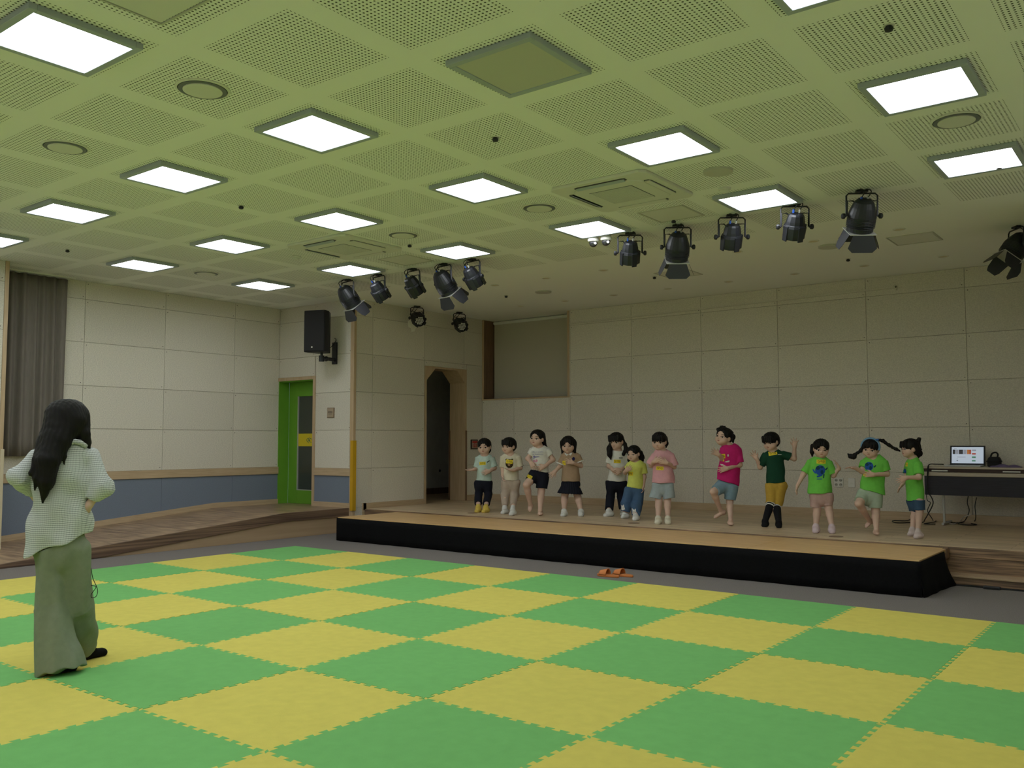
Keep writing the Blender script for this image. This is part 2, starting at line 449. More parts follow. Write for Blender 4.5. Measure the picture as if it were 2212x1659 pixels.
part('plaque_face', MB().box(a[0] + 0.008, b[0] - 0.008, YD - 0.017, YD - 0.012, b[2] + 0.008, a[2] - 0.008), 'plaque', pl)
lt = MB(); cx = (a[0] + b[0]) / 2; cz = (a[2] + b[2]) / 2 + 0.012
for k in (-1, 0, 1):                                  # three syllable blocks and a line of small print
    x = cx + k * 0.034
    lt.box(x - 0.011, x + 0.011, YD - 0.0185, YD - 0.0165, cz + 0.006, cz + 0.010).box(x - 0.011, x - 0.007, YD - 0.0185, YD - 0.0165, cz - 0.012, cz + 0.010)
    lt.box(x + 0.006, x + 0.010, YD - 0.0185, YD - 0.0165, cz - 0.016, cz + 0.014).box(x - 0.011, x + 0.006, YD - 0.0185, YD - 0.0165, cz - 0.014, cz - 0.010)
lt.box(cx - 0.04, cx + 0.04, YD - 0.0185, YD - 0.0165, cz - 0.034, cz - 0.030)
part('plaque_lettering', lt, 'ink', pl)

# stage side wall with the chamfered doorway
ws = struct(part('wall_side', MB().box(XS - 0.33, XS - 0.014, YD + 0.02, 3.375, 0, CEIL).box(XS - 0.33, XS - 0.014, 4.425, YB + 0.4, 0, CEIL)
                 .box(XS - 0.33, XS - 0.014, 3.375, 4.425, 2.61, CEIL), 'backing'))
clad(ws, 'x', XS, 1, [YD + 0.03, 2.18, 3.36, 4.37, YB], [0.0] + ROWS, [(3.37, 4.43, 0, 2.62)])
arch = struct(empty('door_2', (XS, 3.9, STAGE)))
TA = Matrix(((0, 0, -1, XS + 0.012), (1, 0, 0, 0), (0, 1, 0, 0), (0, 0, 0, 1)))
pc = [[(3.37, 0.335), (3.37, 2.383), (3.405, 2.383), (3.405, 0.335)],
      [(3.37, 2.383), (3.37, 2.62), (3.617, 2.62), (3.617, 2.588), (3.405, 2.383)],
      [(3.617, 2.62), (4.17, 2.62), (4.17, 2.588), (3.617, 2.588)],
      [(4.17, 2.62), (4.43, 2.62), (4.43, 2.383), (4.38, 2.383), (4.17, 2.588)],
      [(4.43, 2.383), (4.43, 0.335), (4.38, 0.335), (4.38, 2.383)]]
for nm, poly in zip(('door_jamb', 'door_corner', 'door_head', 'door_corner', 'door_jamb'), pc):
    part(nm, MB().prism(list(reversed(poly)), TA, 0.35), 'oak', arch)
part('jamb_guard', MB().box(XS + 0.0, XS + 0.018, 4.395, 4.434, STAGE, 1.55), 'brown', arch)
part('jamb_guard', MB().box(XS - 0.345, XS - 0.325, 4.36, 4.40, STAGE, 1.55), 'brown', arch)
struct(part('baseboard_side', MB().box(XS, XS + 0.02, 2.0, 3.37, STAGE - 0.02, 0.42).box(XS, XS + 0.02, 1.99, 2.06, 0.2, 0.42)
            .box(XS, XS + 0.02, 4.43, YB, STAGE - 0.02, 0.43), 'oak_y'))
# the dark passage behind it
struct(part('wall_passage', MB().box(-2.80, -2.70, 2.1, 7.0, 0, 2.95).box(-2.7, -1.2, 7.0, 7.1, 0, 2.95).box(-2.7, -1.23, 2.05, 2.15, 0, 2.95)
            .box(-1.24, -1.1, YB + 0.4, 7.0, 0, 2.95).box(-2.8, -1.2, 2.05, 7.1, 2.9, 3.0), 'darkplain'))
struct(part('floor_passage', MB().box(-2.7, XS + 0.02, 2.15, 7.0, 0.2, STAGE - 0.002), 'stage'))
struct(part('baseboard_passage', MB().box(-2.70, -2.68, 2.2, 7.0, STAGE, 0.45), 'brown'))
q = on_x(580 + 1225 / 3.318, 640 + 1250 / 3.318, -2.70)
op = tag(part('wall_outlet', MB().box(-2.70, -2.69, q[1] - 0.06, q[1] + 0.06, q[2] - 0.06, q[2] + 0.06), 'white', bevel=0.004), 'square socket plate on the dark passage wall behind the archway', 'outlet')
part('socket', MB().cyl((-2.692, q[1], q[2]), (-2.686, q[1], q[2]), 0.028), 'slot', op)
cl = MB(); n = 10
pv = []
for i in range(n + 1):
    for k in range(9):
        t = k / 8; wdt = 0.10 + 0.22 * math.sin(math.pi * min(1, t * 1.05)) ** 1.3
        pv.append((-1.30 - 0.02 * math.sin(i * 1.4), 3.34 + wdt * i / n, 1.72 - 0.62 * t))
cl.add(pv, [(i * 9 + k, i * 9 + k + 1, (i + 1) * 9 + k + 1, (i + 1) * 9 + k) for i in range(n) for k in range(8)])
dc = tag(part('door_drape', cl, 'white', smooth=True), 'pale cloth drape bulging out at the left jamb of the dark archway', 'drape')
sm = dc.modifiers.new('thick', 'SOLIDIFY'); sm.thickness = 0.006

# back wall with blind window
XB0, XB1 = XS, 8.12
win = (-0.88, 0.955, 2.115, CEIL)
wb = struct(part('wall_back', MB().box(XB0, XB1, YB + 0.014, YB + 0.35, 0, 2.115).box(0.955, XB1, YB + 0.014, YB + 0.35, 2.115, CEIL)
                 .box(XB0 - 0.33, XB1, YB + 0.5, YB + 0.55, 0, CEIL).box(XB0 - 0.33, XB0 + 0.005, YB, YB + 0.5, 2.1, CEIL), 'backing'))
clad(wb, 'y', YB, -1, [XB0, -0.183, 1.0, 2.17, 3.37, 4.556, 5.78, 6.99, XB1], [0.3] + ROWS[1:], [(win[0] - 0.02, win[1] + 0.015, win[2] - 0.02, CEIL)])
w1 = struct(empty('window_1', (0.03, YB, 2.1)))
part('window_reveal', MB().box(-0.90, -0.882, YB - 0.002, YB + 0.34, 2.115, CEIL), 'brown', w1)
part('window_reveal', MB().box(0.945, 0.96, YB - 0.008, YB + 0.34, 2.10, CEIL), 'oak', w1)
part('window_sill', MB().box(-0.90, 0.972, YB - 0.012, YB + 0.34, 2.09, 2.115), 'oak_y', w1, bevel=0.003)
part('window_casing', MB().box(0.96, 0.985, YB - 0.006, YB + 0.01, 2.09, CEIL), 'oak', w1)
part('window_casing', MB().box(-0.898, -0.865, YB - 0.006, YB + 0.01, 2.09, CEIL), 'oak', w1)
part('window_pane', MB().box(-0.88, 0.945, YB + 0.34, YB + 0.35, 2.115, CEIL), 'skyglass', w1)
bl = empty('roller_blind', (0.04, YB + 0.30, CEIL), 'plain beige roller blind drawn down over the high window above the stage', 'blind')
part('blind_fabric', MB().box(-0.855, 0.935, YB + 0.295, YB + 0.299, 2.15, CEIL - 0.04), 'blind', bl)
part('blind_bar', MB().cyl((-0.855, YB + 0.297, 2.145), (0.935, YB + 0.297, 2.145), 0.012), 'blind', bl)
part('blind_roller', MB().cyl((-0.86, YB + 0.297, CEIL - 0.035), (0.94, YB + 0.297, CEIL - 0.035), 0.03), 'white', bl)
struct(part('baseboard_back', MB().box(XB0, XB1, YB - 0.02, YB, STAGE - 0.02, 0.44), 'oak_y'))
struct(part('trim_7', MB().prism([(1.0, 3.315), (6.18, 3.375), (6.18, 3.40), (1.0, 3.345)], Matrix(((1, 0, 0, 0), (0, 0, 1, YB - 0.02), (0, 1, 0, 0), (0, 0, 0, 1))), 0.022)
            .box(6.165, 6.185, YB - 0.02, YB, 3.345, 3.40), 'panel'))

# ------------------------------------------------------------------ stage, portable front, step, ramp
st = empty('stage', (3.6, 3.4, 0), 'wide oak laminate stage floor on which the children stand', 'stage')
part('stage_floor', MB().box(XS + 0.022, XB1 - 0.022, 2.045, YB - 0.022, 0.02, STAGE), 'stage', st)
part('nosing', MB().box(XS + 0.024, XB1 - 0.024, 2.022, 2.045, 0.238, STAGE - 0.004), 'walnut_x', st, bevel=0.004)
part('riser', MB().box(XS + 0.024, XB1 - 0.024, 2.026, 2.05, 0.0, 0.236), 'walnut_x', st)
for (x, y) in (on_z(980 + 265 / 6.506, 900 + 1356 / 6.506, STAGE)[:2], on_z(1280 + 570 / 6.38, 900 + 1468 / 6.38, STAGE)[:2], on_z(1600 + 1085 / 5.267, 900 + 1365 / 5.267, STAGE)[:2]):
    part('floor_box', MB().lathe([(0.075, 0), (0.075, 0.003), (0.07, 0.005)], (x, y, STAGE - 0.001), n=20), 'brown', st)
sp = empty('wooden_step', (7.7, 1.93, 0), 'low wooden step below the stage at the right end of the black skirt', 'step')
part('tread', MB().box(7.30, XB1 - 0.024, 1.80, 2.020, 0.0745, 0.094), 'sidepanel', sp, bevel=0.003)
part('step_front', MB().box(7.30, XB1 - 0.024, 1.812, 2.02, 0.012, 0.0745), 'walnut_x', sp)
part('step_foot', MB().box(7.30, XB1 - 0.024, 1.83, 2.02, 0.0, 0.012), 'blackplastic', sp)

po = empty('portable_stage', (3.5, 1.45, 0), 'low portable stage of golden laminate with a black fabric skirt', 'stage')
xs = [-0.20, 1.52, 3.62, 5.72, 7.285]
for i in range(4):
    part('deck_board', MB().box(xs[i] + 0.0015, xs[i + 1] - 0.0015, 0.885, 2.015, DECK - 0.035, DECK), 'portable', po, bevel=0.003)
def skirt(path, out, flare, n):
    """cloth hanging from the deck edge with soft waves"""
    P = np.array(path, float); seg = np.r_[0, np.cumsum(np.linalg.norm(np.diff(P, axis=0), axis=1))]
    vs = []; K = 5
    for s in np.linspace(0, seg[-1], n):
        i = min(len(P) - 2, int(np.searchsorted(seg, s, 'right') - 1)); t = (s - seg[i]) / (seg[i + 1] - seg[i])
        p = P[i] * (1 - t) + P[i + 1] * t; d = P[i + 1] - P[i]; d /= np.linalg.norm(d); nn = np.array([d[1], -d[0]])
        for k in range(K):
            z = (DECK - 0.012) * (1 - k / (K - 1)) + 0.003
            w = (k / (K - 1)) * (0.006 * math.sin(s * 9) + 0.005 * math.sin(s * 23) + flare(s / seg[-1]) * (k / (K - 1)))
            q = p + nn * (0.006 + w); vs.append((q[0], q[1], z))
    return MB().add(vs, [(i * K + k, i * K + k + 1, (i + 1) * K + k + 1, (i + 1) * K + k) for i in range(n - 1) for k in range(K - 1)])
for nm, path, fl, n in (('skirt_front', [(-0.212, 0.882), (7.298, 0.882)], lambda t: 0.0, 160), ('skirt_side', [(7.29, 0.882), (7.29, 1.80)], lambda t: 0.02 + 0.07 * t, 30), ('skirt_side', [(-0.205, 2.0), (-0.205, 0.882)], lambda t: 0.0, 30)):
    o = part(nm, skirt(path, 1, fl, n), 'blackfab', po, smooth=True)
    s = o.modifiers.new('thick', 'SOLIDIFY'); s.thickness = 0.004
part('skirt_cuff', MB().box(7.25, 7.298, 1.90, 2.018, 0.22, DECK + 0.012), 'brown', po, bevel=0.02)
for x in (0.15, 1.5, 3.6, 5.7, 7.1):
    for y in (1.0, 1.9): part('support_leg', MB().cyl((x, y, 0), (x, y, DECK - 0.035), 0.02, n=8), 'silver', po)

rp = empty('ramp', (-1.8, -1.0, 0), 'long wooden ramp with dark nosing rising along the left wall to the green door', 'ramp')
y0 = 0.60 - LAND / 0.0822
TR = Matrix(((0, 0, 1, XL + 0.022), (1, 0, 0, 0), (0, 1, 0, 0), (0, 0, 0, 1)))
TR2 = Matrix(((0, 0, 1, -2.09), (1, 0, 0, 0), (0, 1, 0, 0), (0, 0, 0, 1)))
part('ramp_deck', MB().prism([(-2.675, -0.001), (YD - 0.021, -0.001), (YD - 0.021, LAND), (0.60, LAND), (-2.675, ramp_z(-2.675))], TR, 1.686)
     .prism([(y0, -0.001), (-2.675, -0.001), (-2.675, ramp_z(-2.675)), (y0, 0.001)], TR2, 1.098), 'rampdeck', rp)
part('threshold', MB().box(-2.685, -1.845, YD - 0.021, YL + 0.04, LAND - 0.08, LAND - 0.001), 'rampdeck', rp)
TN = Matrix(((0, 0, 1, -0.99), (1, 0, 0, 0), (0, 1, 0, 0), (0, 0, 0, 1)))
part('ramp_nosing', MB().prism([(y0 + 0.1, 0.001), (-2.15, 0.002), (0.60, LAND - 0.118), (YD - 0.02, LAND - 0.118), (YD - 0.02, LAND + 0.004), (0.60, LAND + 0.004), (y0 + 0.1, 0.012)], TN, 0.030), 'walnut', rp, bevel=0.004)
part('side_panel', MB().prism([(-2.15, 0.0), (YD - 0.02, 0.0), (YD - 0.02, LAND - 0.11), (0.60, LAND - 0.11)], TN, 0.006), 'sidepanel', rp)

# ------------------------------------------------------------------ puzzle mat: every tile its own piece with dovetail teeth
mat_root = empty('play_mat', (4, -3, 0), 'large puzzle mat of interlocking green and yellow foam tiles', 'mat')
NT, AMP, MT = 12, 0.0125, 0.02
def edge_profile():
    p = 1.0 / NT; out = [(0.0, 0.0)]
    for k in range(NT):
        out += [((k + 0.30) * p, -AMP), ((k + 0.18) * p, AMP), ((k + 0.82) * p, AMP), ((k + 0.70) * p, -AMP)]
    return out + [(1.0, 0.0)]
EP = edge_profile(); FLAT = [(0.0, 0.0), (1.0, 0.0)]
for i in range(0, 10):
    for j in range(0, 8):
        c = np.array([i + 0.5, -j - 0.5, 0])
        q = (c - CAM); f = q @ FWD
        if f < 0.4 and j > 6: continue
        top = [(i + s, -j + (o if j else 0)) for s, o in (EP if j else FLAT)]
        rgt = [(i + 1 + o, -j - 1 + s) for s, o in EP][::-1]
        bot = [(i + s, -j - 1 + o) for s, o in EP][::-1]
        lef = [(i + (o if i else 0), -j - 1 + s) for s, o in (EP if i else FLAT)]
        loop = top[:-1] + rgt[:-1] + bot[:-1] + lef[:-1]
        loop = [(c[0] + (x - c[0]) * 0.9992, c[1] + (y - c[1]) * 0.9992) for x, y in loop][::-1]
        jz = 0.0008 * ((i * 7 + j * 13) % 3)
        part('foam_tile', MB().prism(loop, Matrix.Identity(4), MT + jz), 'foam_g' if (i + j) % 2 == 0 else 'foam_y', mat_root)
# ------------------------------------------------------------------ ceiling fixtures
ORD = ['first', 'second', 'third', 'fourth', 'fifth', 'sixth', 'seventh', 'eighth', 'ninth', 'tenth']
def light_proto(name, lit):
    r = empty(name, (0, 0, CEIL))
    o, i, d = 0.305, 0.263, -0.034
    fr = MB().box(-o, o, -o, -i, d, 0).box(-o, o, i, o, d, 0).box(-o, -i, -i, i, d, 0).box(i, o, -i, i, d, 0)
    part('light_frame', fr, 'frame', r, local=True, bevel=0.003)
    part('diffuser', MB().box(-i, i, -i, i, d + 0.006, d + 0.012), 'diffuser' if lit else 'diffuser_off', r, local=True)
    return r
LX = [TX0 + 2 * TILE * k for k in (-3, -2, -1, 0, 1, 2)]
LY = [TY0 + 2 * TILE * k for k in (2, 1, 0, -1, -2, -3)]
rowname = ['the row nearest the stage', 'the second row from the stage', 'the third row from the stage', 'the fourth row from the stage', 'the fifth row from the stage', 'the row above the camera']
proto = None
for k, y in enumerate(LY):
    for i, x in enumerate(LX):
        if (i, k) == (4, 2):
            o = light_proto('ceiling_light_panel', False); o.location = (x, y, CEIL)
            tag(o, 'unlit grey square ceiling panel in a raised frame, top centre of the photo', 'ceiling light', 'square ceiling light panels')
            continue
        if proto is None:
            proto = o = light_proto('ceiling_light_panel', True); o.location = (x, y, CEIL)
        else: o = dup(proto, (x, y, CEIL))
        tag(o, 'lit square ceiling light, %s from the left wall in %s' % (ORD[i], rowname[k]), 'ceiling light', 'square ceiling light panels')

# flush access hatches
def hatch(x, y, s, label):
    r = empty('access_hatch', (x, y, CEIL), label, 'access hatch', 'ceiling access hatches')
    part('hatch_door', MB().box(-s + 0.008, s - 0.008, -s + 0.008, s - 0.008, -0.005, 0), 'acwhite', r, local=True)
    g = 0.004
    part('hatch_rim', MB().box(-s - .012, s + .012, -s - .012, -s, -0.008, 0).box(-s - .012, s + .012, s, s + .012, -0.008, 0).box(-s - .012, -s, -s, s, -0.008, 0).box(s, s + .012, -s, s, -0.008, 0), 'diffuser_off', r, local=True)
hatch(5.292, -5.26, 0.28, 'flush square ceiling hatch beside the lit panel at the top left')
hatch(5.30, 0.19, 0.225, 'flush square ceiling hatch between an air conditioner and the stage spotlights')
hatch(1.75, 0.19, 0.225, 'flush square ceiling hatch beside the left group of stage spotlights')
hatch(3.95, 3.0, 0.225, 'flush square ceiling hatch above the stage beside the spotlight flaps')
hatch(6.9, 2.75, 0.225, 'flush square ceiling hatch above the stage at the far right')

# cassette air conditioners
def aircon(x, y, label):
    r = empty('ceiling_air_conditioner', (x, y, CEIL), label, 'air conditioner', 'ceiling air conditioners')
    h = 0.47; c = 0.05
    poly = [(-h + c, -h), (h - c, -h), (h, -h + c), (h, h - c), (h - c, h), (-h + c, h), (-h, h - c), (-h, -h + c)]
    part('fascia', MB().prism(list(reversed(poly)), Matrix(((1, 0, 0, 0), (0, 1, 0, 0), (0, 0, -1, 0), (0, 0, 0, 1))), 0.028), 'acwhite', r, local=True, bevel=0.008)
    h = 0.34; c = 0.09
    poly = [(-h + c, -h), (h - c, -h), (h, -h + c), (h, h - c), (h - c, h), (-h + c, h), (-h, h - c), (-h, -h + c)]
    part('centre_panel', MB().prism(list(reversed(poly)), Matrix(((1, 0, 0, 0), (0, 1, 0, 0), (0, 0, -1, 0), (0, 0, 0, 1))), 0.036), 'acwhite', r, local=True, bevel=0.006)
    gr = MB()
    for k in range(24):
        t = -0.2 + 0.4 * k / 23
        gr.box(t - 0.004, t + 0.004, -0.205, 0.205, -0.041, -0.036).box(-0.205, 0.205, t - 0.004, t + 0.004, -0.0405, -0.036)
    part('intake_backing', MB().box(-0.21, 0.21, -0.21, 0.21, -0.0375, -0.035), 'slot', r, local=True)
    part('intake_grille', gr, 'acwhite', r, local=True)
    for a in range(4):
        T = Matrix.Rotation(a * math.pi / 2, 4, 'Z')
        opened = a in (1, 2)
        def slotpoly(l, w):
            return [(-l, -w * .6), (-l + .03, -w), (l - .03, -w), (l, -w * .6), (l, w * .6), (l - .03, w), (-l + .03, w), (-l, w * .6)]
        S = T @ Matrix(((1, 0, 0, 0), (0, 1, 0, 0.372), (0, 0, -1, -0.027), (0, 0, 0, 1)))
        part('air_slot', MB().prism(list(reversed(slotpoly(0.25, 0.034))), S, 0.004), 'slot', r, local=True)
        lv = MB()
        S2 = T @ Matrix.Translation((0, 0.372, -0.034)) @ Matrix.Rotation(0.5 if opened else 0.0, 4, 'X')
        lv.box(-0.235, 0.235, -0.024 if not opened else -0.020, 0.026 if not opened else 0.012, -0.004, 0.003, S2)
        part('louvre', lv, 'acwhite' if not opened else 'frame', r, local=True)
aircon(5.33, -0.78, 'large white cassette air conditioner with two open louvres in the middle of the ceiling')
aircon(1.73, -0.76, 'white cassette air conditioner with closed louvres above the left stage spotlights')

# round ceiling speakers and flush discs
def cspeaker(x, y, label, flat=False):
    r = empty('ceiling_speaker', (x, y, CEIL), label, 'ceiling speaker', 'round ceiling speakers')
    if not flat:
        part('speaker_flange', MB().lathe([(0.165, 0), (0.165, 0.006), (0.15, 0.010), (0.15, 0.0)], (0, 0, 0), (0, 0, -1), 36), 'acwhite', r, local=True, smooth=False)
        part('speaker_gap', MB().lathe([(0.145, 0.004), (0.145, 0.0125), (0.12, 0.0125)], (0, 0, 0), (0, 0, -1), 36), 'ring', r, local=True)
    part('speaker_grille', MB().lathe([(0.118, 0.0), (0.118, 0.018), (0.10, 0.021), (0.03, 0.022)], (0, 0, 0), (0, 0, -1), 36), 'acwhite' if not flat else 'diffuser_off', r, local=True)
for x, y, l in ((4.413, -4.34, 'round ceiling speaker with a dark ring nearest the lit panel at the top left'), (2.64, -4.33, 'round ceiling speaker with a dark ring near the left edge of the photo'),
                (2.645, -0.77, 'round ceiling speaker just right of the left air conditioner'), (4.43, -0.776, 'round ceiling speaker just left of the larger air conditioner'),
                (8.02, -0.885, 'round ceiling speaker between two lit panels at the right edge'), (-0.89, -0.795, 'small distant round ceiling speaker above the left wall panels')):
    cspeaker(x, y, l)
for x, y, l in ((6.243, -0.814, 'flat grey ceiling disc right of the larger air conditioner'), (1.75, 3.05, 'faint flat grey ceiling disc above the left part of the stage'), (6.05, 2.55, 'faint flat grey ceiling disc above the right part of the stage')):
    cspeaker(x, y, l, True)
# unlit downlights over the stage
dl0 = None
for nm, y, xs_ in (('the front downlight row', 2.2, [1.52, 2.40, 3.30, 4.25, 5.115, 5.99, 6.88]), ('the row by the back wall', 3.95, [0.66, 1.52, 2.40, 3.30, 4.23, 5.15, 6.03, 6.94])):
    for i, x in enumerate(xs_):
        if dl0 is None:
            dl0 = o = empty('downlight', (x, y, CEIL))
            part('downlight_ring', MB().lathe([(0.062, 0), (0.062, 0.005), (0.05, 0.008), (0.045, 0.002)], (0, 0, 0), (0, 0, -1), 20), 'acwhite', o, local=True)
            part('downlight_lens', MB().lathe([(0.045, 0.0), (0.045, 0.004)], (0, 0, 0), (0, 0, -1), 20), 'cream', o, local=True)
        else: o = dup(dl0, (x, y, CEIL))
        tag(o, 'small unlit round downlight, %s from the left in %s' % (ORD[i], nm), 'downlight', 'unlit downlights over the stage')
# sprinklers and detectors
sp0 = None
for x, y, l in ((5.304, -2.535, 'small black sprinkler on the ceiling left of the unlit panel'), (8.03, -2.616, 'small black sprinkler above the lit panel at the upper right'), (2.273, -2.525, 'small black sprinkler between lit panels at centre left'),
                (-0.893, -2.588, 'tiny black sprinkler on the ceiling near the left edge'), (5.21, 0.42, 'tiny black sprinkler beside the second spotlight of the right group'), (8.077, 0.418, 'tiny black sprinkler under the lit panel at the right edge'), (2.375, -0.39, 'tiny black sprinkler above the left group of spotlights'),
                (1.1, 3.0, 'tiny black sprinkler on the stage ceiling behind the left spotlights'), (3.6, 3.0, 'tiny black sprinkler on the middle of the stage ceiling'), (6.0, 3.4, 'tiny black sprinkler on the stage ceiling at the right')):
    if sp0 is None:
        sp0 = o = empty('sprinkler', (x, y, CEIL))
        part('sprinkler_head', MB().lathe([(0.016, 0), (0.016, 0.012), (0.024, 0.014), (0.02, 0.03), (0.008, 0.034)], (0, 0, 0), (0, 0, -1), 12), 'black', o, local=True)
        part('sprinkler_rose', MB().lathe([(0.032, 0), (0.03, 0.004)], (0, 0, 0), (0, 0, -1), 14), 'acwhite', o, local=True)
    else: o = dup(sp0, (x, y, CEIL))
    tag(o, l, 'sprinkler', 'ceiling sprinklers')
for x, y, l in ((6.075, -0.313, 'white smoke detector dome behind the lit panel near the right spotlights'), (0.864, -0.747, 'white smoke detector dome left of the left air conditioner')):
    o = empty('smoke_detector', (x, y, CEIL), l, 'smoke detector', 'smoke detectors')
    part('detector_base', MB().lathe([(0.055, 0), (0.055, 0.014), (0.048, 0.02)], (0, 0, 0), (0, 0, -1), 20), 'acwhite', o, local=True)
    part('detector_dome', MB().lathe([(0.04, 0.018), (0.04, 0.03), (0.028, 0.042), (0.012, 0.046)], (0, 0, 0), (0, 0, -1), 20), 'acwhite', o, local=True)
for x, y, l in ((4.22, 0.50, 'dome security camera hanging lower left of the ceiling pair'), (4.36, 0.53, 'dome security camera on the right of the ceiling pair')):
    o = empty('dome_camera', (x, y, CEIL), l, 'security camera', 'pair of dome cameras')
    part('camera_base', MB().lathe([(0.05, 0), (0.055, 0.02), (0.06, 0.05), (0.056, 0.07)], (0, 0, 0), (0, 0, -1), 24), 'acwhite', o, local=True, smooth=True)
    part('camera_dome', MB().lathe([(0.045, 0.07), (0.045, 0.085), (0.038, 0.105), (0.022, 0.12), (0.006, 0.125)], (0, 0, 0), (0, 0, -1), 24), 'chrome', o, local=True, smooth=True)
    part('camera_eye', MB().lathe([(0.014, 0), (0.014, 0.012)], (0.035, -0.024, -0.092), (0.8, -0.5, -0.1), 12), 'led', o, local=True)

# ------------------------------------------------------------------ stage spotlights
def spotlight(x, y, aim, kind, label, group, drop=0.21, sc=1.0, tilt=0.0):
    r = empty('stage_spotlight', (x, y, CEIL), label, 'spotlight', group)
    A = Vector(aim).normalized(); Pv = Vector((A.y, -A.x, 0)).normalized(); U = Pv.cross(A)
    c = Vector((0, 0, -drop * sc)) + A * 0.02
    w = (0.135 if kind != 'ledfront' else 0.112) * sc
    part('ceiling_clamp', MB().box(-0.05, 0.05, -0.02, 0.02, -0.018, 0, Matrix.Rotation(math.atan2(Pv.y, Pv.x), 4, 'Z')).cyl((0, 0, 0), (0, 0, -0.035), 0.014, n=8), 'black', r, local=True)
    t = 0.008 * sc
    top = -0.03
    y1 = [c + Pv * w, Vector((0, 0, top - 0.02)) + Pv * w, Vector((0, 0, top)) + Pv * (w - 0.02), Vector((0, 0, top)) - Pv * (w - 0.02), Vector((0, 0, top - 0.02)) - Pv * w, c - Pv * w]
    part('yoke', MB().tube(y1, t, 6), 'black', r, local=True)
    bk = (Vector((0, 0, 1)) - A * 0.35).normalized()
    h2 = drop * sc * 0.62
    y2 = [c + Pv * (w - 0.006), c + bk * h2 + Pv * (w - 0.006), c + bk * (h2 + 0.0) + Pv * 0.05 * sc, c + bk * (h2 - 0.03) + Pv * 0.02 * sc, c + bk * (h2 - 0.03) - Pv * 0.05 * sc, c + bk * h2 - Pv * 0.08 * sc, c + bk * h2 - Pv * (w - 0.006), c - Pv * (w - 0.006)]
    part('support_bracket', MB().tube(y2, t * 0.85, 6), 'black', r, local=True)
    if kind == 'barn':
        prof = [(0.02, -0.155), (0.055, -0.15), (0.082, -0.125), (0.10, -0.08), (0.115, -0.03), (0.122, 0.0), (0.118, 0.05), (0.118, 0.06), (0.112, 0.07), (0.112, 0.13), (0.10, 0.135), (0.09, 0.12)]
        part('lamp_body', MB().lathe([(a * sc, b * sc) for a, b in prof], c, A, 24), 'black', r, local=True, smooth=False)
        fin = MB()
        for k in range(7): fin.lathe([(0.119 * sc, (0.005 + 0.014 * k) * sc), (0.123 * sc, (0.009 + 0.014 * k) * sc), (0.119 * sc, (0.013 + 0.014 * k) * sc)], c, A, 24, cap=False)
        part('cooling_fin', fin, 'black', r, local=True)
        f0 = c + A * 0.135 * sc
        part('accessory_frame', MB().prism([(-.115 * sc, -.115 * sc), (.115 * sc, -.115 * sc), (.115 * sc, .115 * sc), (-.115 * sc, .115 * sc)], Matrix(((Pv.x, U.x, A.x, f0.x), (Pv.y, U.y, A.y, f0.y), (Pv.z, U.z, A.z, f0.z), (0, 0, 0, 1))), 0.006), 'edge', r, local=True)
        for k in range(4):
            e = (Pv, U, -Pv, -U)[k]; g = (U, -Pv, -U, Pv)[k]
            ang = (0.45, 0.30, 0.40, 0.25)[k]
            dirv = (A * math.cos(ang) + e * math.sin(ang)); h = f0 + A * 0.008 + e * 0.108 * sc
            Lf = (0.16, 0.15, 0.16, 0.15)[k] * sc; wa, wb_ = (0.085, 0.11) if k % 2 else (0.085, 0.06)
            nrm = dirv.cross(g).normalized()
            T = Matrix(((g.x, dirv.x, nrm.x, h.x), (g.y, dirv.y, nrm.y, h.y), (g.z, dirv.z, nrm.z, h.z), (0, 0, 0, 1)))
            part('barn_door', MB().prism([(-wa * sc, 0), (wa * sc, 0), (wb_ * sc * 1.15, Lf * 0.75), (wb_ * sc * 0.8, Lf), (-wb_ * sc * 0.8, Lf), (-wb_ * sc * 1.15, Lf * 0.75)], T, 0.003), 'flap', r, local=True)
    else:
        prof = [(0.02, -0.135), (0.06, -0.13), (0.075, -0.115), (0.088, -0.06), (0.092, -0.03), (0.102, -0.025), (0.11, 0.0), (0.105, 0.07), (0.098, 0.115), (0.085, 0.115), (0.08, 0.10)]
        part('lamp_body', MB().lathe([(a * sc, b * sc) for a, b in prof], c, A, 12 if kind == 'led' else 20), 'black', r, local=True)
        for k in range(4):
            a = k * math.pi / 2 + 0.4; e = Pv * math.cos(a) + U * math.sin(a); g = A.cross(e)
            h = c + e * 0.098 * sc
            T = Matrix(((g.x, A.x, e.x, h.x), (g.y, A.y, e.y, h.y), (g.z, A.z, e.z, h.z), (0, 0, 0, 1)))
            part('body_rib', MB().prism([(-.035 * sc, -.02 * sc), (.035 * sc, -.02 * sc), (.028 * sc, .128 * sc), (-.028 * sc, .128 * sc)], T, 0.014 * sc), 'black', r, local=True, bevel=0.003)
        if kind == 'ledfront':
            for i in range(-2, 3):
                for j in range(-2, 3):
                    if abs(i) + abs(j) > 3: continue
                    q = c + A * 0.10 * sc + (Pv * (i + 0.5 * (j % 2)) * 0.028 + U * j * 0.026) * sc
                    part('led_lens', MB().lathe([(0.011, 0), (0.011, 0.014), (0.006, 0.018)], q, A, 8), 'led', r, local=True)
    for s_ in (-1, 1):
        kb = c + Pv * s_ * w
        part('clamp_knob', MB().cyl(kb, kb + Pv * s_ * 0.02, 0.01, n=8).lathe([(0.02, 0), (0.026, 0.006), (0.026, 0.022), (0.018, 0.03)], kb + Pv * s_ * 0.012, Pv * s_, 8), 'black', r, local=True)
    rear = c - A * 0.14 * sc
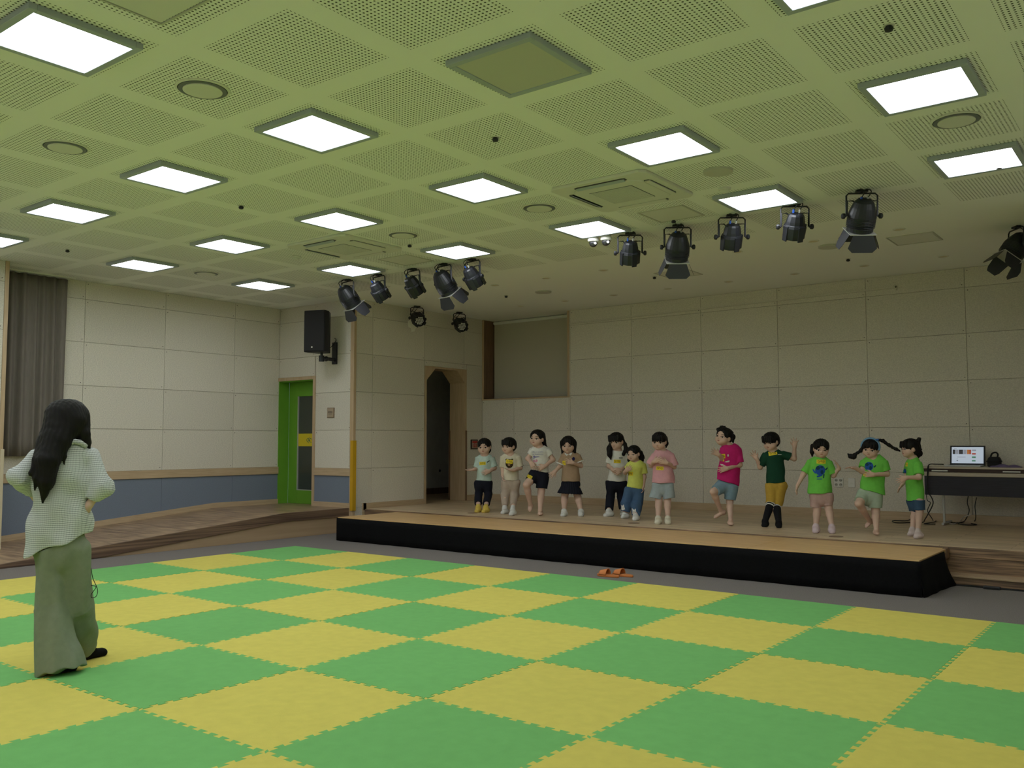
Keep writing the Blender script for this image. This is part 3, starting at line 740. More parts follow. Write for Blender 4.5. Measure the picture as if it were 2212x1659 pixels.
    for k, s_ in enumerate((-0.03, 0.025)):
        p0 = rear + Pv * s_
        if kind != 'ledfront':
            part('plug', MB().cyl(p0, p0 - A * 0.03, 0.010, n=8), 'blue' if k == 0 else 'silver', r, local=True)
        pts = smooth_curve([p0 - A * 0.02, p0 - A * 0.08 + Pv * 0.02, Vector((0, 0, -0.05)) + Pv * s_ - A * 0.06, Vector((0, 0, -0.012)) + Pv * (0.03 + s_)], 4)
        part('power_cable', MB().tube(pts, 0.005, 5), 'cable', r, local=True)
    return r
GL, GR = 'left group of stage spotlights', 'right group of stage spotlights'
aL, aR = (0.10, 0.62, -0.78), (-0.30, 0.42, -0.86)
for i, (x, k) in enumerate(((0.22, 'barn'), (0.82, 'led'), (1.44, 'led'), (1.96, 'barn'), (2.42, 'led'))):
    spotlight(x, 0.64, aL, k, ['black spotlight with raised flaps, leftmost of the left ceiling group', 'small black LED spotlight, second from the left in the left ceiling group', 'small black LED spotlight in the middle of the left ceiling group',
                               'large black spotlight with flaps, fourth in the left ceiling group', 'small black LED spotlight, rightmost of the left ceiling group'][i], GL, sc=1.05 if k == 'barn' else 1.0)
for i, (x, y, k) in enumerate(((4.60, 0.62, 'led'), (5.15, 0.62, 'barn'), (5.75, 0.58, 'led'), (6.38, 0.55, 'led'), (7.0, 0.48, 'barn'))):
    spotlight(x, y, aR, k, ['small black LED spotlight beside the dome cameras, leftmost of the right ceiling group', 'black spotlight with flaps, second from the left in the right ceiling group', 'small black LED spotlight in the middle of the right ceiling group',
                            'small black LED spotlight with blue plugs, fourth in the right ceiling group', 'large black spotlight with hanging flaps, rightmost of the right ceiling group'][i], GR, sc=1.0 if k == 'barn' else 0.95)
spotlight(-0.66, 2.92, (0.80, -0.34, -0.42), 'ledfront', 'round LED stage light with bright dots above the pale plaster patch', 'side stage lights', drop=0.20)
spotlight(-0.57, 3.86, (0.80, -0.34, -0.45), 'ledfront', 'round LED stage light with bright dots above the archway', 'side stage lights', drop=0.20)
spotlight(7.86, 2.80, (-0.45, -0.35, -0.8), 'barn', 'black spotlight cut off by the right edge of the photo', 'side stage lights', drop=0.2)
pp = on_x(890, 703, XS); pol = [(-0.10, 0.06), (-0.02, 0.10), (0.09, 0.09), (0.10, -0.02), (0.06, -0.09), (-0.01, -0.11), (-0.03, -0.05), (-0.09, -0.03)]
tag(part('plaster_patch', MB().prism(pol, Matrix(((0, 0, 1, XS), (1, 0, 0, pp[1]), (0, 1, 0, pp[2]), (0, 0, 0, 1))), 0.003), 'patch'), 'pale torn plaster patch on the side wall under a stage light', 'wall patch')

# ------------------------------------------------------------------ wall speaker on its arm
sc_ = on_y(688, 717, 1.42)
ws_ = empty('wall_speaker', (sc_[0], sc_[1], sc_[2] - 0.33), 'black loudspeaker on a swivel arm above the green door', 'speaker')
T = Matrix.Translation(Vector(sc_)) @ Matrix.Rotation(math.atan2(-0.937, 0.35) + math.pi / 2, 4, 'Z')
TP = T @ Matrix(((1, 0, 0, 0), (0, 1, 0, 0), (0, 0, 1, -0.315), (0, 0, 0, 1)))
part('cabinet', MB().prism([(-0.175, -0.13), (0.175, -0.13), (0.175, 0.0), (0.10, 0.19), (-0.10, 0.19), (-0.175, 0.0)], TP, 0.63), 'blackplastic', ws_, bevel=0.01)
part('front_grille', MB().box(-0.168, 0.168, -0.137, -0.131, -0.30, 0.30, T), 'bag', ws_, bevel=0.003)
part('badge', MB().lathe([(0.013, 0), (0.013, 0.006)], T @ Vector((-0.03, -0.137, -0.245)), (T.to_3x3() @ Vector((0, -1, 0))), 12), 'led', ws_)
bp_ = on_y(580 + 480 / 3.318, 640 + 410 / 3.318, YD)
br = MB().box(bp_[0] - 0.05, bp_[0] + 0.05, YD - 0.03, YD, bp_[2] - 0.17, bp_[2] + 0.17)
part('wall_plate', br, 'black', ws_, bevel=0.004)
base = Vector((sc_[0] + 0.02, sc_[1] + 0.05, sc_[2] - 0.40))
part('swivel_arm', MB().cyl(base, Vector((bp_[0], YD - 0.02, bp_[2] - 0.10)), 0.028, n=10).sphere(base.lerp(Vector((bp_[0], YD - 0.02, bp_[2] - 0.10)), 0.35), 0.042, 8, 5), 'black', ws_)
part('pole_cup', MB().cyl(base + Vector((0, 0, -0.05)), base + Vector((0, 0, 0.04)), 0.04, n=12).cyl(base + Vector((0, 0, 0.04)), base + Vector((0, 0, 0.10)), 0.02, n=10), 'black', ws_)
part('speaker_wire', MB().tube(smooth_curve([T @ Vector((0.1, 0.1, -0.26)), (bp_[0] - 0.03, YD - 0.06, bp_[2] + 0.10), (bp_[0] + 0.03, YD - 0.02, bp_[2] + 0.2), (bp_[0] - 0.02, YD - 0.004, bp_[2] + 0.24)], 5), 0.005, 5), 'cable', ws_)

# ------------------------------------------------------------------ curtain
cur = empty('curtain', (XL + 0.09, -2.1, CEIL), 'long taupe curtain hanging in the corner behind the standing adult', 'curtain')
K = 90; vs = []
for i in range(K + 1):
    t = i / K; y = -2.72 + 0.985 * t
    for k in range(13):
        q = k / 12
        a = 0.040 + 0.014 * math.sin(t * 31 + 1.3)
        x = XL + 0.085 + a * math.sin(2 * math.pi * (t * 7.5 + 0.15 * math.sin(t * 9))) * (0.55 + 0.45 * q) + 0.012 * math.sin(t * 50)
        vs.append((x, y - 0.012 * q * math.sin(t * 20), CEIL - 0.03 - (CEIL - 0.03 - 1.175) * q))
cf = part('curtain_fabric', MB().add(vs, [(i * 13 + k, i * 13 + k + 1, (i + 1) * 13 + k + 1, (i + 1) * 13 + k) for i in range(K) for k in range(12)]), 'curtain', cur, smooth=True)
s = cf.modifiers.new('thick', 'SOLIDIFY'); s.thickness = 0.004
part('curtain_rail', MB().box(XL + 0.03, XL + 0.05, -2.72, -1.70, CEIL - 0.025, CEIL).box(XL + 0.12, XL + 0.135, -2.72, -1.66, CEIL - 0.02, CEIL), 'acwhite', cur)

# ------------------------------------------------------------------ small wall things
a = on_x(580 + 1448 / 3.318, 640 + 1027 / 3.318, XS); b = on_x(580 + 1495 / 3.318, 640 + 1095 / 3.318, XS)
fs = tag(part('framed_sign', MB().box(XS, XS + 0.02, a[1], b[1], b[2], a[2]), 'tabledark', bevel=0.004), 'small dark framed sign with red print on the wall beside the archway', 'sign')
mw, mh = b[1] - a[1], a[2] - b[2]
part('sign_sheet', MB().box(XS + 0.015, XS + 0.022, a[1] + 0.018, b[1] - 0.018, b[2] + 0.018, a[2] - 0.018), 'plaque', fs)
rg = MB().box(XS + 0.021, XS + 0.024, a[1] + 0.025, b[1] - 0.025, a[2] - 0.06, a[2] - 0.024)
for k in (-1, 0, 1):
    yc = (a[1] + b[1]) / 2 + k * 0.042
    if k: rg.box(XS + 0.021, XS + 0.024, yc - 0.012, yc - 0.005, b[2] + 0.03, a[2] - 0.075).box(XS + 0.021, XS + 0.024, yc + 0.005, yc + 0.012, b[2] + 0.03, a[2] - 0.075).box(XS + 0.021, XS + 0.024, yc - 0.012, yc + 0.012, b[2] + 0.03, b[2] + 0.037)
    else: rg.prism([(yc, b[2] + 0.022), (yc - 0.02, b[2] + 0.05), (yc - 0.008, b[2] + 0.05), (yc - 0.008, a[2] - 0.06), (yc + 0.008, a[2] - 0.06), (yc + 0.008, b[2] + 0.05), (yc + 0.02, b[2] + 0.05)][::-1], Matrix(((0, 0, 1, XS + 0.021), (1, 0, 0, 0), (0, 1, 0, 0), (0, 0, 0, 1))), 0.003)
part('sign_print', rg, 'red', fs)
o = tag(part('wall_outlet', MB().box(5.30, 5.425, YB - 0.012, YB, 0.735, 0.86), 'white', bevel=0.004), 'white four-socket outlet plate on the back wall between the green shirts', 'outlet')
for dx in (-0.03, 0.03):
    for dz in (-0.03, 0.03):
        part('socket', MB().lathe([(0.021, 0), (0.021, 0.004)], (5.3625 + dx, YB - 0.011, 0.7975 + dz), (0, -1, 0), 14), 'grille', o)
        part('socket_hole', MB().cyl((5.3625 + dx - 0.009, YB - 0.0155, 0.7975 + dz), (5.3625 + dx - 0.009, YB - 0.014, 0.7975 + dz), 0.005, n=6).cyl((5.3625 + dx + 0.009, YB - 0.0155, 0.7975 + dz), (5.3625 + dx + 0.009, YB - 0.014, 0.7975 + dz), 0.005, n=6), 'ink', o)
o = tag(part('wall_plate', MB().box(5.49, 5.58, YB - 0.012, YB, 0.735, 0.86), 'white', bevel=0.004), 'white blank network plate right of the four-socket outlet', 'wall plate')
part('data_jack', MB().box(5.52, 5.55, YB - 0.015, YB - 0.011, 0.78, 0.80), 'acwhite', o)

# ------------------------------------------------------------------ table, laptop, bag, cables on the stage
TY = 4.30
tb = empty('folding_table', (7.3, TY + 0.25, STAGE), 'long folding table with dark front panel standing at the right of the stage', 'table')
tz = on_y(2100, 1009, TY)[2]; x0 = on_y(1990, 1009, TY)[0]
part('table_top', MB().box(x0, 8.05, TY, TY + 0.5, tz - 0.025, tz), 'tabletop', tb, bevel=0.004)
part('top_edge', MB().box(x0 + 0.01, 8.05, TY + 0.02, TY + 0.48, tz - 0.065, tz - 0.025), 'tabledark', tb)
part('shelf_rail', MB().box(x0 + 0.01, 8.05, TY - 0.006, TY + 0.03, tz - 0.115, tz - 0.07), 'tabletop', tb, bevel=0.006)
part('front_panel', MB().box(x0 + 0.03, 8.05, TY + 0.01, TY + 0.022, tz - 0.345, tz - 0.115), 'modesty', tb)
for px in (2030, 2185):
    q = on_y(px, 1016, TY)[0]
    part('hinge_plate', MB().box(q - 0.09, q + 0.09, TY - 0.01, TY + 0.02, tz - 0.056, tz - 0.042), 'white', tb, bevel=0.002)
for x in (x0 + 0.22, 7.85):
    part('table_leg', MB().tube([(x, TY + 0.1, tz - 0.07), (x, TY + 0.1, STAGE + 0.03)], 0.014, 8).tube([(x, TY - 0.0 + 0.02, STAGE + 0.02), (x, TY + 0.48, STAGE + 0.02)], 0.016, 8), 'silver', tb)
lpx = on_y(2083, 1000, TY + 0.12)
lw = 0.185
lp = empty('laptop', (lpx[0], TY + 0.15, tz), 'open laptop with a lit white web page on the folding table', 'laptop')
part('keyboard_base', MB().box(lpx[0] - lw - 0.03, lpx[0] + lw, TY + 0.06, TY + 0.30, tz, tz + 0.018), 'silver', lp, bevel=0.004)
part('keyboard', MB().box(lpx[0] - lw, lpx[0] + lw - 0.03, TY + 0.13, TY + 0.27, tz + 0.018, tz + 0.020), 'blackplastic', lp)
TS = Matrix.Translation((lpx[0], TY + 0.30, tz + 0.012)) @ Matrix.Rotation(-0.20, 4, 'X')
lid = part('screen_lid', MB().box(-lw - 0.01, lw + 0.01, 0, 0.012, 0, 0.245, TS), 'blackplastic', lp, bevel=0.004)
part('display', MB().box(-lw + 0.008, lw - 0.008, -0.0015, 0.0, 0.026, 0.228, TS), 'screen', lid)
tl = [(-0.165, -0.135, 'scr_dark', 0.14, 0.195), (-0.13, -0.10, 'scr_grey', 0.14, 0.195), (-0.095, -0.05, 'scr_dark', 0.14, 0.195), (-0.045, -0.01, 'scr_grey', 0.14, 0.195), (-0.005, 0.022, 'scr_orange', 0.14, 0.195), (0.022, 0.04, 'scr_red', 0.14, 0.195),
      (0.05, 0.095, 'scr_grey', 0.178, 0.196), (0.05, 0.092, 'scr_red', 0.135, 0.152), (0.05, 0.092, 'scr_green', 0.092, 0.112), (0.05, 0.09, 'scr_green', 0.05, 0.066), (-0.12, -0.105, 'scr_dark', 0.052, 0.06), (-0.12, -0.108, 'scr_grey', 0.075, 0.081), (-0.115, -0.02, 'scr_grey', 0.10, 0.106), (-0.15, -0.12, 'scr_grey', 0.208, 0.212)]
for a, b, m_, c0, c1 in tl:
    part('page_tile', MB().box(a, b, -0.0025, -0.0015, c0, c1, TS), m_, lid)
bx_ = on_y(2147, 1000, TY + 0.22)
bg = empty('camera_bag', (bx_[0], TY + 0.25, tz), 'small black camera bag with a loop handle on the folding table', 'bag')
part('bag_body', MB().prism([(-0.07, 0.0), (0.07, 0.0), (0.07, 0.085), (0.055, 0.12), (-0.05, 0.12), (-0.07, 0.09)], Matrix(((1, 0, 0, bx_[0]), (0, 0, 1, TY + 0.2), (0, 1, 0, tz + 0.0)  , (0, 0, 0, 1))), 0.11), 'bag', bg, bevel=0.014)
part('bag_flap', MB().box(bx_[0] - 0.078, bx_[0] + 0.078, TY + 0.185, TY + 0.30, tz + 0.06, tz + 0.075), 'bag', bg, bevel=0.006)
part('bag_handle', MB().tube(smooth_curve([(bx_[0] - 0.04, TY + 0.25, tz + 0.115), (bx_[0] - 0.02, TY + 0.25, tz + 0.16), (bx_[0] + 0.02, TY + 0.25, tz + 0.172), (bx_[0] + 0.04, TY + 0.25, tz + 0.15), (bx_[0] + 0.035, TY + 0.25, tz + 0.115)], 5), 0.010, 8), 'bag', bg)
px_ = on_y(2172, 1003, TY + 0.12)
pv = []; n = 26
for i in range(n):
    for k in range(12):
        u = i / (n - 1); v = k / 11
        h = 0.028 * (math.sin(math.pi * u) ** 0.5) * (math.sin(math.pi * v) ** 0.5) * (1 + 0.25 * math.sin(u * 14 + v * 5)) + 0.001
        pv.append((px_[0] - 0.16 + 0.33 * u, TY + 0.03 + 0.14 * v + 0.01 * math.sin(u * 9), tz + h))
pu = tag(part('folded_cloth', MB().add(pv, [(i * 12 + k, (i + 1) * 12 + k, (i + 1) * 12 + k + 1, i * 12 + k + 1) for i in range(n - 1) for k in range(11)]), 'purple', smooth=True), 'crumpled purple cloth lying in front of the black camera bag', 'cloth')
s = pu.modifiers.new('thick', 'SOLIDIFY'); s.thickness = 0.003; s.offset = 1

f5 = lambda x, y: (1900 + x / 4.147, 920 + y / 4.147)
def cord(pts, r, label, m='cable', name='power_cord', z=None):
    P = [tuple(on_z(*f5(x, y), STAGE + 0.011) if k == 'g' else on_y(*f5(x, y), k)) for x, y, k in pts]
    return tag(part(name, MB().tube(smooth_curve(P, 6), r, 6), m, smooth=True), label, 'cable', 'cables at the folding table')
TF = TY - 0.03
cord([(575, 345, TY + 0.05), (500, 343, TY + 0.02), (448, 345, TF), (432, 375, TF), (428, 470, TF), (432, 580, TF), (470, 650, TF), (478, 700, TF), (440, 780, TF), (405, 840, TF), (390, 862, 'g'), (300, 866, 'g'), (160, 868, 'g'), (118, 858, 'g'), (130, 848, 'g'), (240, 850, 'g'), (285, 830, 'g')], 0.007, 'black cord running from the laptop over the table front to the floor')
cord([(440, 350, TF), (436, 420, TF), (422, 560, TF), (425, 660, TF), (455, 690, TF), (430, 760, TF), (470, 830, TF), (480, 850, 'g')], 0.005, 'thin dark cord looping beside the left end of the table')
cord([(795, 625, TF + .05), (786, 690, TF + .05), (803, 760, TF + .05), (770, 840, TF + .05), (740, 862, 'g'), (680, 868, 'g'), (600, 858, 'g'), (530, 832, 'g'), (490, 860, 'g'), (400, 876, 'g'), (500, 880, 'g')], 0.006, 'dark cord dropping from under the table middle to the stage floor')
cord([(815, 798, TF), (760, 815, TF), (715, 855, 'g'), (660, 880, 'g'), (590, 858, 'g'), (535, 845, 'g')], 0.005, 'pale white cord curling on the stage floor under the table', 'wcable')
cord([(870, 640, TF + .1), (855, 720, TF + .1), (862, 820, TF + .1), (840, 858, 'g'), (760, 858, 'g'), (705, 876, 'g'), (800, 888, 'g'), (870, 884, 'g'), (820, 874, 'g')], 0.006, 'black cord coiled on the floor under the right of the table')
# cable and plug box along the foot of the step
q = on_z(2150, 1268, 0.0)
tag(part('floor_cable', MB().tube([(7.36, 1.785, 0.006), (7.6, 1.783, 0.006), (8.1, 1.78, 0.006)], 0.006, 6), 'cable'), 'black cable lying on the carpet along the wooden step', 'cable')
o = tag(part('cable_box', MB().box(q[0] - 0.07, q[0] + 0.07, 1.72, 1.765, 0.0, 0.028), 'flap', bevel=0.006), 'small dark plug box on the carpet in front of the wooden step', 'plug')
part('plug_seam', MB().box(q[0] - 0.05, q[0] + 0.06, 1.716, 1.721, 0.012, 0.016), 'blackplastic', o)

# ------------------------------------------------------------------ orange slippers
def slipper(x, y, ang, label):
    T = Matrix.Translation((x, y, 0)) @ Matrix.Rotation(ang, 4, 'Z')
    r = empty('slipper', (x, y, 0), label, 'slipper', 'pair of orange slippers')
    out = []
    for k in range(28):
        a = 2 * math.pi * k / 28; c_, s_ = math.cos(a), math.sin(a)
        w = 0.046 + 0.008 * c_
        out.append((0.125 * c_, w * s_ * (1 - 0.12 * (c_ < -0.2))))
    part('sole', MB().prism(out, T, 0.024), 'orange', r, bevel=0.006)
    part('insole', MB().prism([(a * 0.92, b * 0.88) for a, b in out], T @ Matrix.Translation((0, 0, 0.0235)), 0.002), 'orange2', r)
    vs = []; n, m_ = 14, 7
    for i in range(n + 1):
        th = math.pi * i / n
        for k in range(m_):
            u = k / (m_ - 1); xx = 0.0 + 0.085 * u
            vs.append(T @ Vector((xx, math.cos(th) * (0.053 - 0.006 * u), 0.02 + math.sin(th) * (0.062 - 0.022 * u))))
    o = part('strap', MB().add(vs, [(i * m_ + k, (i + 1) * m_ + k, (i + 1) * m_ + k + 1, i * m_ + k + 1) for i in range(n) for k in range(m_ - 1)]), 'orange', r, smooth=True)
    s = o.modifiers.new('thick', 'SOLIDIFY'); s.thickness = 0.005
q1 = on_z(1322, 1243, 0.0); q2 = on_z(1339, 1248, 0.0)
vdir = on_z(1303, 1242, 0.0) - on_z(1362, 1249, 0.0)
an = math.atan2(vdir[1], vdir[0])
sd = np.array([-math.sin(an), math.cos(an)])
mid = (q1 + q2) / 2
slipper(mid[0] - sd[0] * 0.058 - vdir[0] * 0.13, mid[1] - sd[1] * 0.058 - vdir[1] * 0.13, an, 'orange rubber slipper nearer the mat on the carpet')
slipper(mid[0] + sd[0] * 0.058 + vdir[0] * 0.16, mid[1] + sd[1] * 0.058 + vdir[1] * 0.16, an + 0.08, 'orange rubber slipper nearer the stage on the carpet')
# ------------------------------------------------------------------ soft bodies: blended solids turned into one continuous surface
class Field:
    def __init__(s, h): s.h = h; s.ops = []; s.noise = None
    def _add(s, fn, lo, hi, op, k):
        s.ops.append((fn, np.array(lo, float), np.array(hi, float), op, k)); return s
    def cap(s, a, b, ra, rb=None, k=0.02, flat=None, op='u'):
        """tapered limb; flat=(axis, q) squashes it along axis by q"""
        a = np.array(a, float); b = np.array(b, float); rb = ra if rb is None else rb
        ba = b - a; L2 = max(ba @ ba, 1e-9)
        if flat is not None:
            n = np.array(flat[0], float); n /= np.linalg.norm(n); q = flat[1]
        def fn(x, y, z):
            wx, wy, wz = x - a[0], y - a[1], z - a[2]
            t = np.clip((wx * ba[0] + wy * ba[1] + wz * ba[2]) / L2, 0, 1)
            wx = wx - t * ba[0]; wy = wy - t * ba[1]; wz = wz - t * ba[2]
            if flat is not None:
                g = (wx * n[0] + wy * n[1] + wz * n[2]) * (1 / q - 1)
                wx = wx + n[0] * g; wy = wy + n[1] * g; wz = wz + n[2] * g
            d = np.sqrt(wx * wx + wy * wy + wz * wz) - (ra + (rb - ra) * t)
            return d * (q if (flat is not None and q < 1) else 1)
        r = max(ra, rb)
        return s._add(fn, np.minimum(a, b) - r, np.maximum(a, b) + r, op, k)
    def cone(s, a, b, ra, rb, k=0.02, flat=None, op='u'):
        """same but with flat cut ends: sleeves, trouser legs, skirts"""
        a = np.array(a, float); b = np.array(b, float); ba = b - a; L = np.linalg.norm(ba)
        if flat is not None:
            n = np.array(flat[0], float); n /= np.linalg.norm(n); q = flat[1]
        def fn(x, y, z):
            wx, wy, wz = x - a[0], y - a[1], z - a[2]
            t = (wx * ba[0] + wy * ba[1] + wz * ba[2]) / (L * L)
            wx = wx - t * ba[0]; wy = wy - t * ba[1]; wz = wz - t * ba[2]
            if flat is not None:
                g = (wx * n[0] + wy * n[1] + wz * n[2]) * (1 / q - 1)
                wx = wx + n[0] * g; wy = wy + n[1] * g; wz = wz + n[2] * g
            d = np.sqrt(wx * wx + wy * wy + wz * wz) - (ra + (rb - ra) * np.clip(t, 0, 1))
            if flat is not None and q < 1: d = d * q
            return np.maximum(d, np.maximum((t - 1) * L, -t * L))
        r = max(ra, rb)
        return s._add(fn, np.minimum(a, b) - r, np.maximum(a, b) + r, op, k)
    def ell(s, c, rad, axes=None, k=0.02, op='u'):
        c = np.array(c, float); rad = np.array(rad, float); A = np.eye(3) if axes is None else np.array(axes, float)
        def fn(x, y, z):
            wx, wy, wz = x - c[0], y - c[1], z - c[2]
            d = 0
            for i in range(3):
                d = d + ((wx * A[i, 0] + wy * A[i, 1] + wz * A[i, 2]) / rad[i]) ** 2
            d = np.sqrt(d)
            return (d - 1) * rad.min()
        R = rad.max()
        return s._add(fn, c - R, c + R, op, k)
    def cut(s, p, n):
        """remove everything on the side n points to"""
        p = np.array(p, float); n = np.array(n, float); n /= np.linalg.norm(n)
        def fn(x, y, z): return (x - p[0]) * n[0] + (y - p[1]) * n[1] + (z - p[2]) * n[2]
        s.ops.append((fn, None, None, 'cut', 0)); return s
    def build(s):
        U = [o for o in s.ops if o[3] == 'u']
        lo = np.min([o[1] for o in U], axis=0) - 4 * s.h; hi = np.max([o[2] for o in U], axis=0) + 4 * s.h
        s.lo = lo; dims = np.ceil((hi - lo) / s.h).astype(int) + 1
        D = np.full(dims, 0.06, np.float32)
        ax = [(lo[i] + np.arange(dims[i]) * s.h).astype(np.float32) for i in range(3)]
        s.ax = ax
        for fn, l, h, op, k in s.ops:
            if op == 'cut':
                g = fn(ax[0][:, None, None], ax[1][None, :, None], ax[2][None, None, :]); np.maximum(D, g, out=D); continue
            m = k + 3 * s.h
            i0 = np.maximum(0, np.floor((l - m - lo) / s.h).astype(int)); i1 = np.minimum(dims, np.ceil((h + m - lo) / s.h).astype(int) + 1)
            if (i1 <= i0).any(): continue
            sl = tuple(slice(a, b) for a, b in zip(i0, i1))
            g = fn(ax[0][sl[0]][:, None, None], ax[1][sl[1]][None, :, None], ax[2][sl[2]][None, None, :]).astype(np.float32)
            P = D[sl]
            if op == 'u':
                if k > 0:
                    e = np.maximum(k - np.abs(P - g), 0) / k
                    D[sl] = np.minimum(P, g) - e * e * k * 0.25
                else: D[sl] = np.minimum(P, g)
            else:
                g = -g
                if k > 0:
                    e = np.maximum(k - np.abs(P - g), 0) / k
                    D[sl] = np.maximum(P, g) + e * e * k * 0.25
                else: D[sl] = np.maximum(P, g)
        if s.noise is not None:
            D += s.noise(ax[0][:, None, None], ax[1][None, :, None], ax[2][None, None, :]).astype(np.float32)
        s.D = D
        return s
    def val(s, p):
        i = np.round((np.asarray(p) - s.lo) / s.h).astype(int)
        if (i < 0).any() or (i >= s.D.shape).any(): return 1.0
        return float(s.D[tuple(i)])
    def tri(s, p):
        g = (np.asarray(p) - s.lo) / s.h; i = np.floor(g).astype(int)
        if (i < 0).any() or (i + 1 >= s.D.shape).any(): return 1.0
        f = g - i; c = s.D[i[0]:i[0] + 2, i[1]:i[1] + 2, i[2]:i[2] + 2]
        c = c[0] * (1 - f[0]) + c[1] * f[0]; c = c[0] * (1 - f[1]) + c[1] * f[1]
        return float(c[0] * (1 - f[2]) + c[1] * f[2])
    def hit(s, o, d, t0, t1):
        t = t0
        while t < t1:
            v = s.tri(o + d * t)
            if v < 0:
                a, b = t - 0.004, t
                for _ in range(8):
                    m = (a + b) / 2
                    if s.tri(o + d * m) < 0: b = m
                    else: a = m
                return o + d * a
            t += 0.004
        return None
    def mesh(s, name):
        """surface nets"""
        D = s.D; I = D < 0
        X, Y, Z = D.shape
        c = np.zeros((X - 1, Y - 1, Z - 1), np.int8)
        for dx in (0, 1):
            for dy in (0, 1):
                for dz in (0, 1):
                    c += I[dx:X - 1 + dx, dy:Y - 1 + dy, dz:Z - 1 + dz]
        act = (c > 0) & (c < 8)
        idx = np.argwhere(act); n = len(idx)
        vid = np.full(act.shape, -1, np.int32); vid[act] = np.arange(n)
        corner = {}
        for dx in (0, 1):
            for dy in (0, 1):
                for dz in (0, 1):
                    corner[dx, dy, dz] = D[idx[:, 0] + dx, idx[:, 1] + dy, idx[:, 2] + dz]
        acc = np.zeros((n, 3)); cnt = np.zeros(n)
        ed = [(a, b) for a in corner for b in corner if sum(abs(i - j) for i, j in zip(a, b)) == 1 and a < b]
        for a, b in ed:
            da, db = corner[a], corner[b]; m = (da < 0) != (db < 0)
            t = np.where(m, da / np.where(m, da - db, 1), 0)
            for k in range(3): acc[:, k] += np.where(m, a[k] + (b[k] - a[k]) * t, 0)
            cnt += m
        vs = (idx + acc / cnt[:, None]) * s.h + s.lo
        quads = []
        for k in range(3):
            sl0 = [slice(None)] * 3; sl1 = [slice(None)] * 3
            sl0[k] = slice(0, -1); sl1[k] = slice(1, None)
            a = I[tuple(sl0)]; b = I[tuple(sl1)]
            u, w = (k + 1) % 3, (k + 2) % 3
            for flip, m in ((False, a & ~b), (True, ~a & b)):
                e = np.argwhere(m)
                e = e[(e[:, u] > 0) & (e[:, w] > 0) & (e[:, u] < D.shape[u] - 1) & (e[:, w] < D.shape[w] - 1)]
                q = []
                for du, dw in ((-1, -1), (0, -1), (0, 0), (-1, 0)):
                    g = e.copy(); g[:, u] += du; g[:, w] += dw
                    q.append(vid[g[:, 0], g[:, 1], g[:, 2]])
                q = np.stack(q, 1)
                if flip: q = q[:, ::-1]
                quads.append(q)
        q = np.concatenate(quads)
        me = bpy.data.meshes.new(name)
        me.vertices.add(n); me.vertices.foreach_set('co', vs.astype(np.float32).ravel())
        me.loops.add(q.size); me.loops.foreach_set('vertex_index', q.astype(np.int32).ravel())
        me.polygons.add(len(q)); me.polygons.foreach_set('loop_start', np.arange(0, q.size, 4, dtype=np.int32))
        me.polygons.foreach_set('use_smooth', np.ones(len(q), bool))
        me.update(calc_edges=True); me.validate()
        return me

def folds(amp, fx, fz, ph=0.0):
    def fn(x, y, z):
        a = np.sin(x * fx + z * fz * 0.6 + ph) + np.sin(y * fx * 1.1 - z * fz * 0.5 + ph * 2)
        b = np.sin(z * fz + (x + y) * fx * 0.35 + ph)
        return amp * 0.5 * (a + b)
    return fn
def nrm(v):
    v = np.array(v, float); return v / np.linalg.norm(v)

SKIN = mat('skin', (0.60, 0.405, 0.32), 0.55, spec=0.3, var=0.05, vscale=12)
HAIR = mat('black_hair', (0.007, 0.006, 0.006), 0.55, spec=0.18, bump=0.4, vscale=60, stretch=(3, 3, 0.3))
EYEW = mat('eye_white', (0.7, 0.66, 0.62), 0.3)
IRIS = mat('dark_iris', (0.012, 0.008, 0.006), 0.2)
LIP = mat('lips', (0.36, 0.12, 0.10), 0.5)
BROW = mat('brow_hair', (0.05, 0.032, 0.026), 0.8)
CLOTH = {}
def cloth(name, col):
    if name not in CLOTH: CLOTH[name] = mat(name, col, 0.9, spec=0.15, var=0.07, vscale=30, bump=0.25, bscale=220)
    return CLOTH[name]

class Person:
    """places joints measured in the photo (crop pixels + metres towards the viewer) in the room"""
    def __init__(s, crop, foot, ground, h=0.0048):
        s.crop = crop; s.h = h; s.ground = ground
        px = s.px(foot); s.P0 = on_z(px[0], px[1], ground)
        t = CAM - s.P0; t[2] = 0; s.C = nrm(t)                    # towards the viewer
        s.IL = np.array([s.C[1], -s.C[0], 0.0])                   # towards the left of the picture
        if s.IL @ RIGHT > 0: s.IL = -s.IL
        s.m = float((s.P0 - CAM) @ FWD) / FPX / crop[2]           # metres per crop pixel
    def px(s, p): return (s.crop[0] + p[0] / s.crop[2], s.crop[1] + p[1] / s.crop[2])
    def J(s, p):
        x, y = s.px(p); d = ray(x, y); off = p[2] if len(p) > 2 else 0.0
        Q = s.P0 + s.C * off
        return CAM + d * (((Q - CAM) @ s.C) / (d @ s.C))
    def G(s, p, z):
        x, y = s.px(p); return on_z(x, y, s.ground + z)

